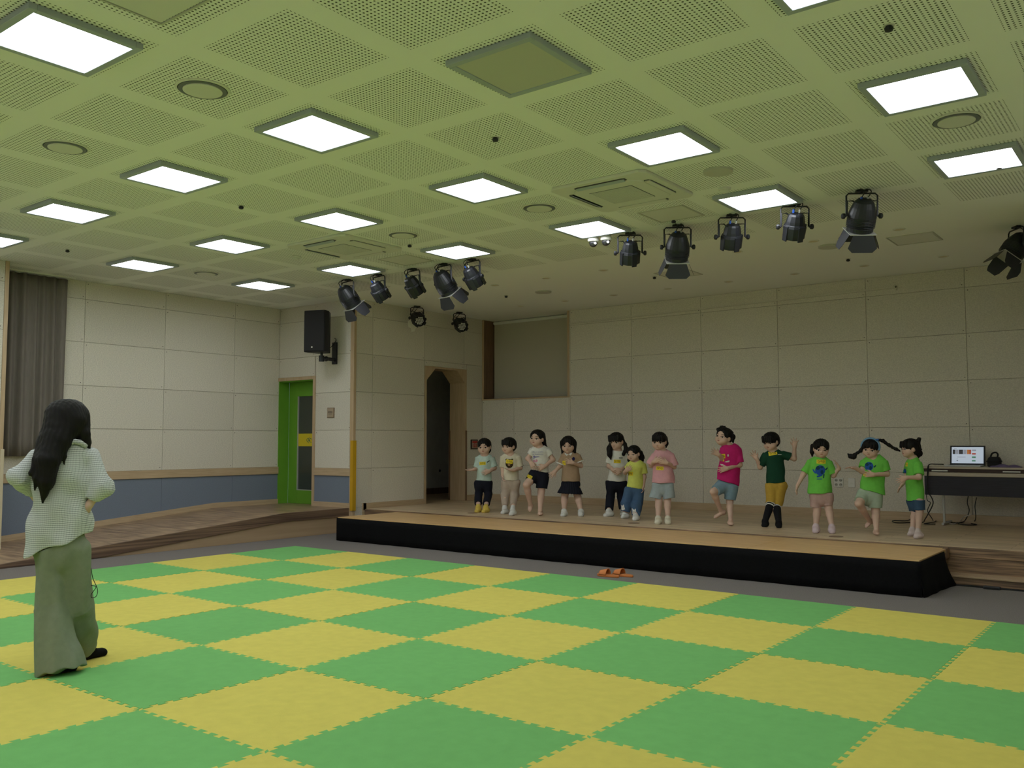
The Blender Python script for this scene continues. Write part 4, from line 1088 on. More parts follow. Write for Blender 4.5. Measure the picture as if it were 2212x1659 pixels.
def hand(F, wrist, tip, n, L, hint, curl=0.5, spread=0.16, k=0.005):
    d = nrm(tip - wrist); n = nrm(n - d * (n @ d)); sd = np.cross(d, n)
    sg = 1 if sd @ hint >= 0 else -1
    F.cap(wrist - d * 0.1 * L, wrist + d * 0.14 * L, 0.15 * L, 0.17 * L, 0.012, (n, 0.72))
    for o in (-0.13, 0.13):
        F.cap(wrist + d * 0.14 * L + sd * o * 0.6 * L, wrist + d * 0.45 * L + sd * o * L, 0.13 * L, 0.125 * L, 0.012, (n, 0.6))
    lens = [0.40, 0.46, 0.42, 0.32]
    for i in range(4):
        o = (1.5 - i) * sg
        b = wrist + d * (0.50 - 0.03 * abs(i - 1)) * L + sd * o * 0.118 * L
        f = nrm(d + sd * o * spread)
        m_ = nrm(f * math.cos(curl * 0.6) + n * math.sin(curl * 0.6)); e = nrm(f * math.cos(curl * 1.5) + n * math.sin(curl * 1.5))
        l = lens[i] * L
        k1 = b + m_ * l * 0.5; k2 = k1 + e * l * 0.5
        F.cap(b, k1, 0.052 * L, 0.048 * L, k); F.cap(k1, k2, 0.048 * L, 0.040 * L, k)
    tb = wrist + d * 0.16 * L + sd * sg * 0.16 * L
    t1 = tb + nrm(d * 0.6 + sd * sg * 0.7 + n * 0.25) * 0.22 * L
    F.cap(tb, t1, 0.075 * L, 0.058 * L, 0.008); F.cap(t1, t1 + nrm(d * 0.85 + sd * sg * 0.35 + n * 0.2) * 0.2 * L, 0.056 * L, 0.044 * L, k)

def head_frame(P, yaw, pitch, roll):
    y = math.radians(yaw)
    f = P.C * math.cos(y) + P.IL * math.sin(y)
    up = np.array([0, 0, 1.0])
    p = math.radians(pitch)
    f2 = f * math.cos(p) + up * math.sin(p); u2 = up * math.cos(p) - f * math.sin(p)
    r = math.radians(roll)                                         # about the viewing direction: + tips the crown to the picture's right
    def rot(v):
        a = P.C; return v * math.cos(r) + np.cross(a, v) * math.sin(r) + a * (a @ v) * (1 - math.cos(r))
    f2, u2 = rot(f2), rot(u2)
    return nrm(np.cross(f2, u2)), f2, u2                            # side, forward, up

def oval(parent, name, c, ax, rad, m, n=10):
    """small rounded facial feature"""
    S, Fw, Up = ax; mb = MB().sphere((0, 0, 0), 1.0, n, 6)
    mb.v = [tuple(c + S * (v[0] * rad[0]) + Fw * (v[1] * rad[1]) + Up * (v[2] * rad[2])) for v in mb.v]
    return part(name, mb, m, parent, smooth=True)

def build_head(P, F, cfg):
    c = P.J(cfg['head'][:3]); hh = cfg['head'][3] * P.m
    S, Fw, Up = ax = head_frame(P, *cfg['face'])
    L = lambda x, y, z: c + (S * x + Fw * y + Up * z) * hh
    A = [S, Fw, Up]; k = 0.05 * hh
    F.ell(L(0, -0.04, 0.12), np.array([0.385, 0.45, 0.375]) * hh, A, k)
    F.ell(L(0, 0.09, -0.14), np.array([0.355, 0.33, 0.335]) * hh, A, k * 2)
    F.ell(L(0, 0.23, -0.37), np.array([0.13, 0.13, 0.105]) * hh, A, k * 3)
    for s_ in (-1, 1):
        F.ell(L(s_ * 0.20, 0.17, -0.20), np.array([0.165, 0.17, 0.16]) * hh, A, k * 2)
        F.ell(L(s_ * 0.385, -0.02, -0.06), np.array([0.05, 0.10, 0.135]) * hh, A, k * 0.6)
    F.ell(L(0, 0.40, -0.155), np.array([0.062, 0.06, 0.048]) * hh, A, k)
    F.cap(L(0, 0.375, -0.03), L(0, 0.405, -0.14), 0.028 * hh, 0.042 * hh, k)
    for s_ in (-1, 1): F.ell(L(s_ * 0.175, 0.46, -0.055), np.array([0.105, 0.07, 0.05]) * hh, A, k * 1.2, 's')
    return c, hh, ax, L
def face(P, F, o, ax, L, hh, cfg):
    S, Fw, Up = ax
    def surf(x, z):
        p = L(x, 0.75, z); q = F.hit(p, -Fw, 0.0, 0.7 * hh); return q if q is not None else L(x, 0.38, z)
    for s_ in (-1, 1):
        e = surf(s_ * 0.175, -0.055)
        ew = oval(o, 'eye', e - Fw * 0.012 * hh, ax, (0.078 * hh, 0.028 * hh, 0.038 * hh), EYEW)
        oval(ew, 'iris', e + Fw * 0.010 * hh, ax, (0.044 * hh, 0.014 * hh, 0.038 * hh), IRIS)
        lid = [surf(s_ * (0.175 + dx), -0.030 + dz) + Fw * 0.004 for dx, dz in ((-0.095, -0.03), (-0.05, 0.012), (0, 0.022), (0.05, 0.015), (0.10, -0.012))]
        part('eyelash_line', MB().tube([tuple(p) for p in lid], 0.011 * hh, 5), BROW, o)
        br = [surf(s_ * (0.18 + dx), 0.075 + dz) + Fw * 0.002 for dx, dz in ((-0.10, -0.012), (-0.03, 0.012), (0.05, 0.014), (0.115, -0.012))]
        part('eyebrow', MB().tube([tuple(p) for p in br], [0.009 * hh, 0.014 * hh, 0.013 * hh, 0.007 * hh], 5), BROW, o)
    mp = surf(0, -0.285)
    mo = oval(o, 'mouth', mp - Fw * 0.008 * hh, ax, (0.078 * hh, 0.022 * hh, 0.026 * hh), LIP)
    for s_ in (-0.03, 0.03):
        oval(o, 'nostril', surf(s_, -0.195), ax, (0.012 * hh, 0.01 * hh, 0.008 * hh), BROW, 6)

def build_hair(P, o, cfg, c, hh, ax, L):
    S, Fw, Up = ax; A = [S, Fw, Up]
    H = Field(P.h)
    st_ = cfg['hair']
    grow = st_.get('grow', 1.0)
    H.ell(L(0, -0.06, 0.135), np.array([0.445, 0.50, 0.415]) * hh * grow, A, 0.02)
    H.ell(L(0, -0.20, -0.08), np.array([0.38, 0.32, 0.30]) * hh * grow, A, 0.03)
    if st_.get('bob'):
        b = st_['bob']
        for s_ in (-1, 1):
            H.cap(L(s_ * 0.38, -0.02, 0.12), L(s_ * 0.37, 0.05, -b), 0.14 * hh, 0.085 * hh, 0.03)
            H.cap(L(s_ * 0.30, -0.25, 0.05), L(s_ * 0.28, -0.20, -b), 0.20 * hh, 0.14 * hh, 0.03)
        H.cap(L(0, -0.34, 0.0), L(0, -0.28, -b), 0.24 * hh, 0.18 * hh, 0.03)
    if st_.get('long'):
        b = st_['long']
        for s_ in (-0.24, 0, 0.24): H.cap(L(s_, -0.32, 0.0), L(s_ * 1.1, -0.36, -b), 0.22 * hh, 0.10 * hh, 0.03)
    # leave the face free
    line = st_.get('line', 0.24)                       # height of the hair line over the brow
    w = st_.get('wide', 0.31)
    zc = -0.30; rz = line - zc
    H.ell(L(st_.get('part', 0.0), 0.50, zc), np.array([w, 0.50, rz]) * hh, A, 0.006, 's')
    H.cap(L(0, 0.30, -0.55), L(0, 0.35, -0.2), 0.30 * hh, 0.30 * hh, 0.006, op='s')
    if st_.get('ears', True):
        for s_ in (-1, 1): H.ell(L(s_ * 0.42, 0.03, -0.10), np.array([0.13, 0.11, 0.16]) * hh, A, 0.008, 's')
    for fr in st_.get('fringe', []):                   # locks falling over the forehead
        H.cap(L(fr[0], 0.36, 0.33), L(fr[0] * 1.05, 0.425, fr[1]), 0.085 * hh, 0.045 * hh, 0.012)
    for pts, r in st_.get('locks', []):
        Q = [P.J(p) for p in pts]
        for i in range(len(Q) - 1):
            H.cap(Q[i], Q[i + 1], r[i] * P.m, r[i + 1] * P.m, 0.012)
    def strands(x, y, z):
        return 0.0016 * np.sin((x * S[0] + y * S[1]) * 240 + np.sin(z * 25) * 1.5) + 0.001 * np.sin((x * Fw[0] + y * Fw[1]) * 300 + z * 30)
    H.noise = strands
    H.build()
    link('hair', H.mesh('hair'), HAIR, o)
    return H

def decal(P, F, name, parent, m, polys, push=0.003):
    if len(polys) > 1 and name not in ('sticker_writing', 'patch_dots'):
        return [decal(P, F, name, parent, m, [q], push) for q in polys][0]
    return _decal(P, F, name, parent, m, polys, push)
def _decal(P, F, name, parent, m, polys, push):
    """flat print or sticker laid on the cloth: polygons in crop pixels, pressed onto the surface"""
    mb = MB(); cache = {}
    def drop(x, y):
        px, py = P.px((x, y)); d = nrm(ray(px, py)); D0 = np.linalg.norm(P.P0 - CAM)
        h = F.hit(CAM, d, D0 - 0.6, D0 + 0.5)
        return None if h is None else h - d * push
    for poly in polys:
        poly = [np.array(p, float) for p in poly]; c = sum(poly) / len(poly)
        bd = []
        for i in range(len(poly)):
            a, b = poly[i], poly[(i + 1) % len(poly)]
            for t in (0, 1 / 3, 2 / 3): bd.append(a * (1 - t) + b * t)
        rings = []; ok = True
        for f in (1.0, 0.66, 0.33):
            r = [drop(*(c + (p - c) * f)) for p in bd]
            if any(q is None for q in r): ok = False
            rings.append(r)
        cc = drop(*c)
        if cc is None: continue
        for r in rings:
            for i, q in enumerate(r):
                if q is None: r[i] = cc
        n = len(bd); vs = [tuple(q) for r in rings for q in r] + [tuple(cc)]
        fs = [(k * n + i, k * n + (i + 1) % n, (k + 1) * n + (i + 1) % n, (k + 1) * n + i) for k in range(2) for i in range(n)]
        fs += [(2 * n + i, 2 * n + (i + 1) % n, 3 * n) for i in range(n)]
        mb.add(vs, fs)
    if not mb.v: return None
    return part(name, mb, m, parent, smooth=True)
def text_decal(P, F, name, parent, m, text, x0, y0, x1, y1, slope=0.0, push=0.004):
    cu = bpy.data.curves.new(name, 'FONT'); cu.body = text; cu.align_x = 'CENTER'; cu.resolution_u = 2
    ob = bpy.data.objects.new(name, cu); COL.objects.link(ob)
    dg = bpy.context.evaluated_depsgraph_get(); me = bpy.data.meshes.new_from_object(ob.evaluated_get(dg))
    bpy.data.objects.remove(ob)
    co = np.zeros(len(me.vertices) * 3, np.float32); me.vertices.foreach_get('co', co); co = co.reshape(-1, 3)
    mn, mx = co.min(0), co.max(0)
    D0 = np.linalg.norm(P.P0 - CAM)
    for v, p in zip(me.vertices, co):
        u = (p[0] - mn[0]) / (mx[0] - mn[0]); w = (p[1] - mn[1]) / (mx[1] - mn[1])
        x = x0 + (x1 - x0) * u; y = y1 + (y0 - y1) * w + slope * (x - x0)
        d = nrm(ray(*P.px((x, y)))); h = F.hit(CAM, d, D0 - 0.6, D0 + 0.5)
        v.co = tuple((h if h is not None else CAM + d * D0) - d * push)
    me.materials.clear()
    return link(name, me, m, parent)

TAGM = mat('yellow_sticker', (0.78, 0.60, 0.02), 0.6)
def name_tag(P, F, parent, x, y, w, h, ang=0.0):
    ca, sa = math.cos(ang), math.sin(ang)
    R_ = lambda a, b: (x + a * ca - b * sa, y + a * sa + b * ca)
    t = decal(P, F, 'name_sticker', parent, TAGM, [[R_(-w / 2, -h / 2), R_(w / 2, -h / 2), R_(w / 2, h / 2), R_(-w / 2, h / 2)]], 0.004)
    if t is None: return
    st_ = []
    rg_ = random.Random(int(x * 7 + y))
    for k in (-1, 0, 1):
        cx = k * w * 0.26 + rg_.uniform(-.03, .03) * w; u = w * 0.09; v = h * 0.24; e = w * 0.018
        for (a, b, c_, d_) in ((-u, -v, u * 0.2, -v + 2 * e), (-u, -v, -u + 2 * e, v * 0.2), (u * 0.5, -v, u * 0.5 + 2 * e, v * 0.7), (-u, v * 0.6, u, v * 0.6 + 2 * e))[:(4 if k else 3)]:
            q_ = rg_.uniform(-.10, .10) * h; st_.append([R_(cx + a, b + q_), R_(cx + c_, b - q_), R_(cx + c_, d_ - q_), R_(cx + a, d_ + q_)])
    decal(P, F, 'sticker_writing', t, M['ink'], st_, 0.0065)

def make_person(cfg):
    if not cfg.get('away'): cfg['head'] = cfg['head'][:3] + (cfg['head'][3] * 1.10,)
    P = Person(cfg['crop'], cfg['foot'], cfg.get('ground', STAGE), cfg.get('h', 0.0048))
    m = P.m; hh = cfg['head'][3] * m
    B = Field(P.h)
    c, hh, ax, L = build_head(P, B, cfg)
    arms = []
    for a in cfg['arms']:
        arms.append([P.J(q) for q in a['j']])
    sl, sr = arms[0][0], arms[1][0]
    neck = P.J(cfg['neck'])
    side = nrm(sr - sl); hips = [P.J(l['j'][0]) for l in cfg['legs']]
    pel = (hips[0] + hips[1]) / 2
    fwd = nrm(np.cross(side, np.array([0, 0, 1.0])))
    if fwd @ P.C < 0 and not cfg.get('away'): fwd = -fwd
    if cfg.get('away') and fwd @ P.C > 0: fwd = -fwd
    sw = np.linalg.norm(sr - sl)
    k = 0.15 * hh
    fat = cfg.get('fat', 1.0)
    # neck and trunk
    B.cap(L(0, -0.06, -0.28), neck - np.array([0, 0, 0.02]), 0.21 * hh, 0.24 * hh, k)
    chest = (sl + sr) / 2 - np.array([0, 0, 0.14 * hh])
    B.cap(sl + side * 0.06 * hh, sr - side * 0.06 * hh, 0.14 * hh, 0.14 * hh, k)
    B.cap(neck - np.array([0, 0, 0.1 * hh]), chest, 0.26 * hh, 0.36 * hh, k, (fwd, 0.8))
    tw = sw * 0.46 * fat
    B.cap(chest, pel, tw, tw * 0.93, k * 0.6, (fwd, 0.70))
    # arms and hands
    rs = cfg.get('armr', 0.15) * hh
    for a, j in zip(cfg['arms'], arms):
        B.cap(j[0], j[1], rs * 1.12, rs * 0.95, k * 0.6); B.cap(j[1], j[2], rs * 0.95, rs * 0.66, k * 0.6)
        nn = {'c': P.C, 'b': -P.C, 'u': np.array([0, 0, 1.0]), 'd': np.array([0, 0, -1.0]), 'l': P.IL, 'r': -P.IL}[a.get('palm', 'b')]
        nn = nn + 0.15 * fwd
        hint = {'u': np.array([0, 0, 1.0]), 'd': np.array([0, 0, -1.0]), 'l': P.IL, 'r': -P.IL, 'c': P.C}[a.get('thumb', 'u')]
        hand(B, j[2], j[3], nn, a.get('len', 0.60) * hh, hint, a.get('curl', 0.5), a.get('spread', 0.18))
    # legs and feet
    feet = []
    rl = cfg.get('legr', 0.27) * hh
    for l in cfg['legs']:
        jj = l['j']; hip, knee = P.J(jj[0]), P.J(jj[1])
        if l.get('air'):
            ank, heel, toe = P.J(jj[2]), P.J(jj[3]), P.J(jj[4])
        else:
            heel = P.G(jj[3], 0.035); toe = P.G(jj[4], 0.016)
            v = toe - heel; v[2] = 0; want = l.get('flen', 0.66) * hh
            if np.linalg.norm(v) < 0.01: v = P.C * 0.1
            if 'fdir' in l: v = nrm(P.C * l['fdir'][0] + P.IL * l['fdir'][1])
            v = nrm(v); toe = heel + v * (want - 0.06); toe[2] = P.ground + 0.016
            ank = heel + v * 0.03 * 1.0; ank[2] = P.ground + 0.31 * hh
        B.cap(hip, knee, rl * 1.12, rl * 0.80, k * 0.5)
        d = nrm(ank - knee)
        calf = knee + (ank - knee) * 0.3
        B.cap(knee, calf, rl * 0.78, rl * 0.74, k * 0.5); B.cap(calf, ank, rl * 0.74, rl * 0.44, k * 0.5)
        fd = nrm(toe - heel); fn_ = nrm(np.array([0, 0, 1.0]) - fd * fd[2])
        fw = 0.135 * hh
        B.cap(ank, heel, rl * 0.44, 0.145 * hh, k * 0.5)
        B.cap(heel, toe - fd * 0.05, 0.14 * hh, fw, k * 0.6, (fn_, 0.75))
        sdv = np.cross(fd, fn_)
        for q in range(5):
            o_ = (q - 2) * 0.052 * hh
            t0 = toe - fd * (0.055 + 0.01 * abs(q - 1)) + sdv * o_
            B.cap(t0, t0 + fd * (0.045 - 0.008 * abs(q - 2)), 0.05 * hh, 0.042 * hh, 0.006)
        feet.append((ank, heel, toe, fd, fn_, knee, hip))
    B.cut((0, 0, P.ground + 0.001), (0, 0, -1))
    B.build()
    o = link('person', B.mesh('person'), SKIN)
    tag(o, cfg['label'], 'person', cfg.get('group'))
    if not cfg.get('away'): face(P, B, o, ax, L, hh, cfg)
    build_hair(P, o, cfg, c, hh, ax, L)
    up = np.array([0, 0, 1.0])
    # ---- shirt
    s = cfg['shirt']; Fs = Field(P.h)
    hl, hr = P.J(s['hem'][0]), P.J(s['hem'][1]); hc = (hl + hr) / 2; hw = np.linalg.norm(hr - hl) / 2
    t_ = 0.012
    Fs.cap(sl + side * 0.04 * hh, sr - side * 0.04 * hh, cfg.get('shr', 0.14) * hh + t_, cfg.get('shr', 0.14) * hh + t_, k)
    Fs.cap(neck - up * 0.14 * hh, chest, 0.27 * hh + t_, 0.37 * hh + t_, k, (fwd, 0.8))
    low = hc - up * 0.10
    Fs.cap(chest, low, max(tw + t_, hw * 0.86), hw * 1.02, k, (fwd, s.get('deep', 0.72)))
    for a, j in zip(cfg['arms'], arms):
        f = a.get('sleeve', 0.7)
        if f <= 1: e = j[0] + (j[1] - j[0]) * f
        else: e = j[1]
        wide = a.get('wide', 1.45)
        Fs.cone(j[0] + (j[0] - j[1]) * 0.08, e, rs * 1.15 + t_, rs * wide + t_ * 0.5, k * 0.45)
        if f > 1:
            Fs.ell(j[1], [rs * wide + t_ * 0.6] * 3, None, k * 0.6)
            e2 = j[1] + (j[2] - j[1]) * (f - 1); Fs.cone(j[1], e2, rs * wide + t_ * 0.5, rs * wide * 0.92, k * 0.6)
    # hem follows the measured line; neck hole
    hd = nrm(hr - hl); Fs.cut(hc, -nrm(np.cross(hd, fwd)) if np.cross(hd, fwd)[2] > 0 else nrm(np.cross(hd, fwd)))
    Fs.cap(neck + up * 0.02 * hh + fwd * 0.04 * hh, neck + up * 0.5 * hh, s.get('neckr', 0.27) * hh, 0.34 * hh, 0.004, op='s')
    Fs.noise = folds(s.get('fold', 0.004), 38, 30, s.get('ph', 0.0))
    Fs.build()
    so = link('shirt', Fs.mesh('shirt'), s['mat'], o)
    # ---- bottoms
    b = cfg['bottom']; Fb = Field(P.h)
    Fb.cap(pel + up * 0.10, pel - up * 0.02, tw * 1.0 + 0.010, tw * b.get('hipw', 1.03) + 0.010, k, (fwd, 0.75))
    Fb.cap(hips[0], hips[1], rl * 1.12 + 0.010, rl * 1.12 + 0.010, k * 0.5)
    for h_, l in zip(hips, cfg['legs']):
        if b['kind'] != 'skirt': Fb.cap(h_, h_ + (P.J(l['j'][1]) - h_) * 0.3, rl * 1.14 + 0.010, rl * 1.05 + 0.010, k * 0.4)
    if b['kind'] == 'skirt':
        l0, r0 = P.J(b['hem'][0]), P.J(b['hem'][1]); cc = (l0 + r0) / 2; ww = np.linalg.norm(r0 - l0) / 2
        Fb.cone(pel + up * 0.06, cc, tw * 1.0, ww, 0.01, (fwd, 0.85))
        Fb.noise = lambda x, y, z: 0.004 * np.sin(np.arctan2(y - pel[1], x - pel[0]) * 22) + 0 * z
    else:
        for l, ft in zip(cfg['legs'], feet):
            ank, heel, toe, fd, fn_, knee, hip = ft
            f = l['len']; w0, w1 = l['w']
            if f <= 1:
                e = hip + (knee - hip) * f + side * l.get('off', 0) * m
                Fb.cone(hip + (hip - knee) * 0.08, e, w0 * m, w1 * m, k * 0.3)
            else:
                e = knee + (ank - knee) * (f - 1)
                wk = l.get('wk', (w0 + w1) / 2)
                Fb.cap(hip, knee, w0 * m, wk * m, k * 0.6); Fb.cone(knee, e, wk * m, w1 * m, k * 0.4)
        Fb.noise = b['noise'] if 'noise' in b else folds(b.get('fold', 0.004), 34, 26, b.get('ph', 1.0))
    Fb.cut(pel + up * (0.10 + 0.0 * hh), up)
    Fb.cut((0, 0, P.ground + 0.003), (0, 0, -1))
    Fb.build()
    # tucked under the shirt above the hem line
    g = [np.clip(np.round((a_ - Fs.lo[i]) / Fs.h).astype(int), 0, Fs.D.shape[i] - 1) for i, a_ in enumerate(Fb.ax)]
    S_ = Fs.D[np.ix_(*g)] + 0.008
    hn = nrm(np.cross(hd, fwd)); hn = hn if hn[2] > 0 else -hn
    over = (Fb.ax[0][:, None, None] - hc[0]) * hn[0] + (Fb.ax[1][None, :, None] - hc[1]) * hn[1] + (Fb.ax[2][None, None, :] - hc[2]) * hn[2]
    Fb.D = np.where(over > 0.004, np.maximum(Fb.D, S_), Fb.D)
    bo = link(b.get('name', 'trousers'), Fb.mesh('bottom'), b['mat'], o)
    # ---- socks and shoes
    for l, ft in zip(cfg['legs'], feet):
        ank, heel, toe, fd, fn_, knee, hip = ft
        w = l.get('wear', cfg.get('wear'))
        if not w: continue
        kind, mm, hgt = w
        Fo = Field(min(P.h, 0.004)); g = 0.008 if kind != 'sock' else 0.006
        top = ank + (knee - ank) * hgt
        Fo.cone(ank - (knee - ank) * 0.05, top, rl * 0.47 + g, (rl * 0.46 if hgt < 0.4 else rl * 0.84) + g, 0.01)
        Fo.cap(ank, heel, rl * 0.46 + g, 0.145 * hh + g, 0.02)
        Fo.cap(heel, toe - fd * 0.02, 0.14 * hh + g, 0.135 * hh + g, 0.02, (fn_, 0.80))
        if not l.get('air'): Fo.cut((0, 0, P.ground + 0.001), (0, 0, -1))
        Fo.build()
        fo = link(kind, Fo.mesh(kind), mm, o)
        if kind == 'shoe':
            Fq = Field(0.004); Fq.cap(heel - fn_ * 0.012, toe - fd * 0.02 - fn_ * 0.006, 0.155 * hh, 0.15 * hh, 0.01, (fn_, 0.5))
            Fq.cut(heel - fn_ * 0.006, fn_)
            if not l.get('air'): Fq.cut((0, 0, P.ground + 0.0005), (0, 0, -1))
            Fq.build(); link('shoe_sole', Fq.mesh('sole'), cloth('shoe_rubber', (0.55, 0.53, 0.48)), fo)
        for t0 in l.get('stripes', ()):
            p = ank + (knee - ank) * t0; dd = nrm(knee - ank)
            rr_ = rl * (0.47 + 0.37 * (t0 + 0.05) / (hgt + 0.05)) + g + 0.003; part('sock_stripe', MB().lathe([(rr_ - 0.006, -0.009), (rr_, -0.007), (rr_, 0.007), (rr_ - 0.006, 0.009)], p, dd, 20, cap=False), cloth('white_stripe', (0.7, 0.7, 0.68)), fo)
    return P, o, so, bo, Fs, Fb, B, dict(L=L, hh=hh, ax=ax, neck=neck, fwd=fwd, side=side, feet=feet, arms=arms)
# ------------------------------------------------------------------ the children on the stage (left to right) and the adult
C2, C3, C4, C1 = (980, 900, 6.506), (1280, 900, 6.38), (1600, 900, 5.267), (0, 840, 2.593)
KG = 'children standing in a row on the stage'
NAVY = cloth('navy_black_cloth', (0.012, 0.013, 0.022))
GREENT = cloth('bright_green_tee', (0.16, 0.53, 0.08))
WHITES = cloth('white_sock_cloth', (0.62, 0.62, 0.60))
def disc(x, y, rx, ry, n=14, ph=0.0):
    return [(x + rx * math.cos(2 * math.pi * k / n + ph), y + ry * math.sin(2 * math.pi * k / n + ph)) for k in range(n)]

# 1 mint tee
P, o, so, bo, Fs, Fb, B, I = make_person(dict(crop=C2, foot=(410, 1325), label='small girl in a pale mint tee, black trousers and yellow socks beside the archway', group=KG,
    head=(430, 420, 0.0, 200), face=(14, -3, 2), neck=(440, 540),
    hair=dict(line=0.22, wide=0.30, part=-0.03, locks=[([(490, 400, -0.03), (500, 470, -0.03), (490, 520, -0.03)], [30, 26, 10]), ([(365, 400, 0.02), (360, 470, 0.02)], [22, 8])]),
    arms=[dict(j=[(352, 590), (325, 730, -0.02), (285, 742, 0.10), (205, 758, 0.13)], palm='u', thumb='u', sleeve=0.85, curl=0.25),
          dict(j=[(532, 590), (572, 722, 0.0), (505, 765, 0.11), (432, 790, 0.14)], palm='b', thumb='u', sleeve=0.85, curl=0.6)],
    legs=[dict(j=[(368, 940), (352, 1085), 0, (358, 1308), (335, 1330)], fdir=(1, 0.5), len=1.72, w=(62, 52), wk=55),
          dict(j=[(470, 940), (485, 1085), 0, (468, 1312), (430, 1335)], fdir=(1, 0.75), len=1.72, w=(62, 52), wk=55)],
    shirt=dict(hem=((306, 898), (530, 900)), mat=cloth('pale_mint_tee', (0.50, 0.63, 0.58))), bottom=dict(kind='pants', mat=NAVY, name='trousers'),
    wear=('sock', cloth('yellow_sock', (0.62, 0.46, 0.10)), 0.12)))
name_tag(P, Fs, so, 405, 657, 88, 44, -0.05)
decal(P, Fs, 'shirt_print', so, M['ink'], [[(466, 640), (482, 622), (508, 618), (508, 626), (488, 632), (474, 650)]])

# 2 cream tee
P, o, so, bo, Fs, Fb, B, I = make_person(dict(crop=C2, foot=(770, 1358), label='boy in a cream tee with a brown print, beige trousers and white socks', group=KG,
    head=(772, 412, 0.0, 200), face=(34, -4, -3), neck=(795, 530),
    hair=dict(line=0.10, wide=0.30, grow=1.04, fringe=[(-0.25, 0.10), (-0.1, 0.08), (0.08, 0.09), (0.22, 0.12)]),
    arms=[dict(j=[(702, 575), (690, 715, -0.02), (688, 830, 0.02), (700, 905, 0.05)], palm='r', thumb='c', sleeve=0.95, curl=0.7),
          dict(j=[(900, 575), (935, 718, 0.0), (838, 752, 0.12), (738, 748, 0.15)], palm='u', thumb='u', sleeve=0.92, curl=0.3)],
    legs=[dict(j=[(742, 935), (722, 1090, 0.03), 0, (735, 1330), (685, 1355)], fdir=(1, 0.8), len=1.78, w=(68, 40), wk=62),
          dict(j=[(862, 935), (855, 1090), 0, (842, 1350), (800, 1375)], fdir=(1, 0.55), len=1.72, w=(68, 42), wk=64)],
    shirt=dict(hem=((690, 888), (920, 892)), mat=cloth('cream_tee', (0.62, 0.57, 0.45)), ph=1.1), bottom=dict(kind='pants', mat=cloth('beige_trousers', (0.42, 0.34, 0.28)), name='trousers', fold=0.006),
    wear=('sock', WHITES, 0.22)))
brn = cloth('brown_print', (0.045, 0.026, 0.012))
decal(P, Fs, 'shirt_print', so, brn, [disc(783, 660, 56, 64), disc(742, 606, 15, 15), disc(822, 606, 15, 15)])
decal(P, Fs, 'print_muzzle', so, cloth('tan_print', (0.42, 0.28, 0.14)), [disc(778, 672, 18, 20)], 0.0045)
decal(P, Fs, 'print_nose', so, brn, [disc(778, 668, 8, 7)], 0.006)
name_tag(P, Fs, so, 783, 633, 92, 56, 0.12)

# 3 white tee with lettering, one knee raised
P, o, so, bo, Fs, Fb, B, I = make_person(dict(crop=C2, foot=(1218, 1372), label='taller girl in a white lettered tee and black shorts lifting one bare leg', group=KG,
    head=(1172, 305, 0.0, 212), face=(28, 2, -5), neck=(1205, 425), fat=1.0,
    hair=dict(line=0.27, wide=0.33, part=-0.04, locks=[([(1240, 260, -0.04), (1262, 340, -0.04), (1285, 415, -0.05), (1310, 420, -0.05)], [48, 36, 26, 6]), ([(1110, 250, 0.0), (1105, 330, 0.0)], [26, 8])]),
    arms=[dict(j=[(1112, 480), (1042, 590, 0.0), (1085, 640, 0.10), (1108, 690, 0.13)], palm='b', thumb='r', sleeve=0.55, wide=1.35, curl=0.5),
          dict(j=[(1322, 480), (1395, 605, 0.0), (1280, 695, 0.11), (1185, 735, 0.13)], palm='b', thumb='u', sleeve=0.5, wide=1.35, curl=0.5)],
    legs=[dict(j=[(1130, 820, 0.02), (1025, 960, 0.14), (1075, 1225, 0.02), (1082, 1250, 0.0), (1058, 1345, 0.04)], air=True, len=0.62, w=(75, 62)),
          dict(j=[(1255, 820), (1230, 1060, 0.02), 0, (1222, 1355), (1215, 1382)], fdir=(1, 0.25), len=0.78, w=(88, 80))],
    shirt=dict(hem=((1082, 745), (1338, 785)), mat=cloth('white_tee', (0.66, 0.65, 0.60)), ph=2.0), bottom=dict(kind='shorts', mat=NAVY, name='shorts')))
violet = cloth('violet_print', (0.20, 0.19, 0.36)); pinkp = cloth('pink_print', (0.6, 0.26, 0.33))
text_decal(P, Fs, 'shirt_lettering', so, violet, 'HELLO KITTY', 1100, 487, 1262, 505, 0.03)
text_decal(P, Fs, 'shirt_lettering', so, violet, '& FRIENDS', 1108, 519, 1258, 537, 0.03)
decal(P, Fs, 'shirt_print', so, violet, [[(1115, 560), (1130, 545), (1145, 562), (1175, 558), (1205, 560), (1205, 568), (1170, 572), (1140, 578), (1122, 575)], disc(1128, 585, 10, 7)])
decal(P, Fs, 'shirt_print', so, pinkp, [disc(1130, 620, 14, 12), disc(1165, 615, 15, 15), disc(1150, 632, 30, 6)])
name_tag(P, Fb, bo, 1068, 845, 72, 48, 0.55)

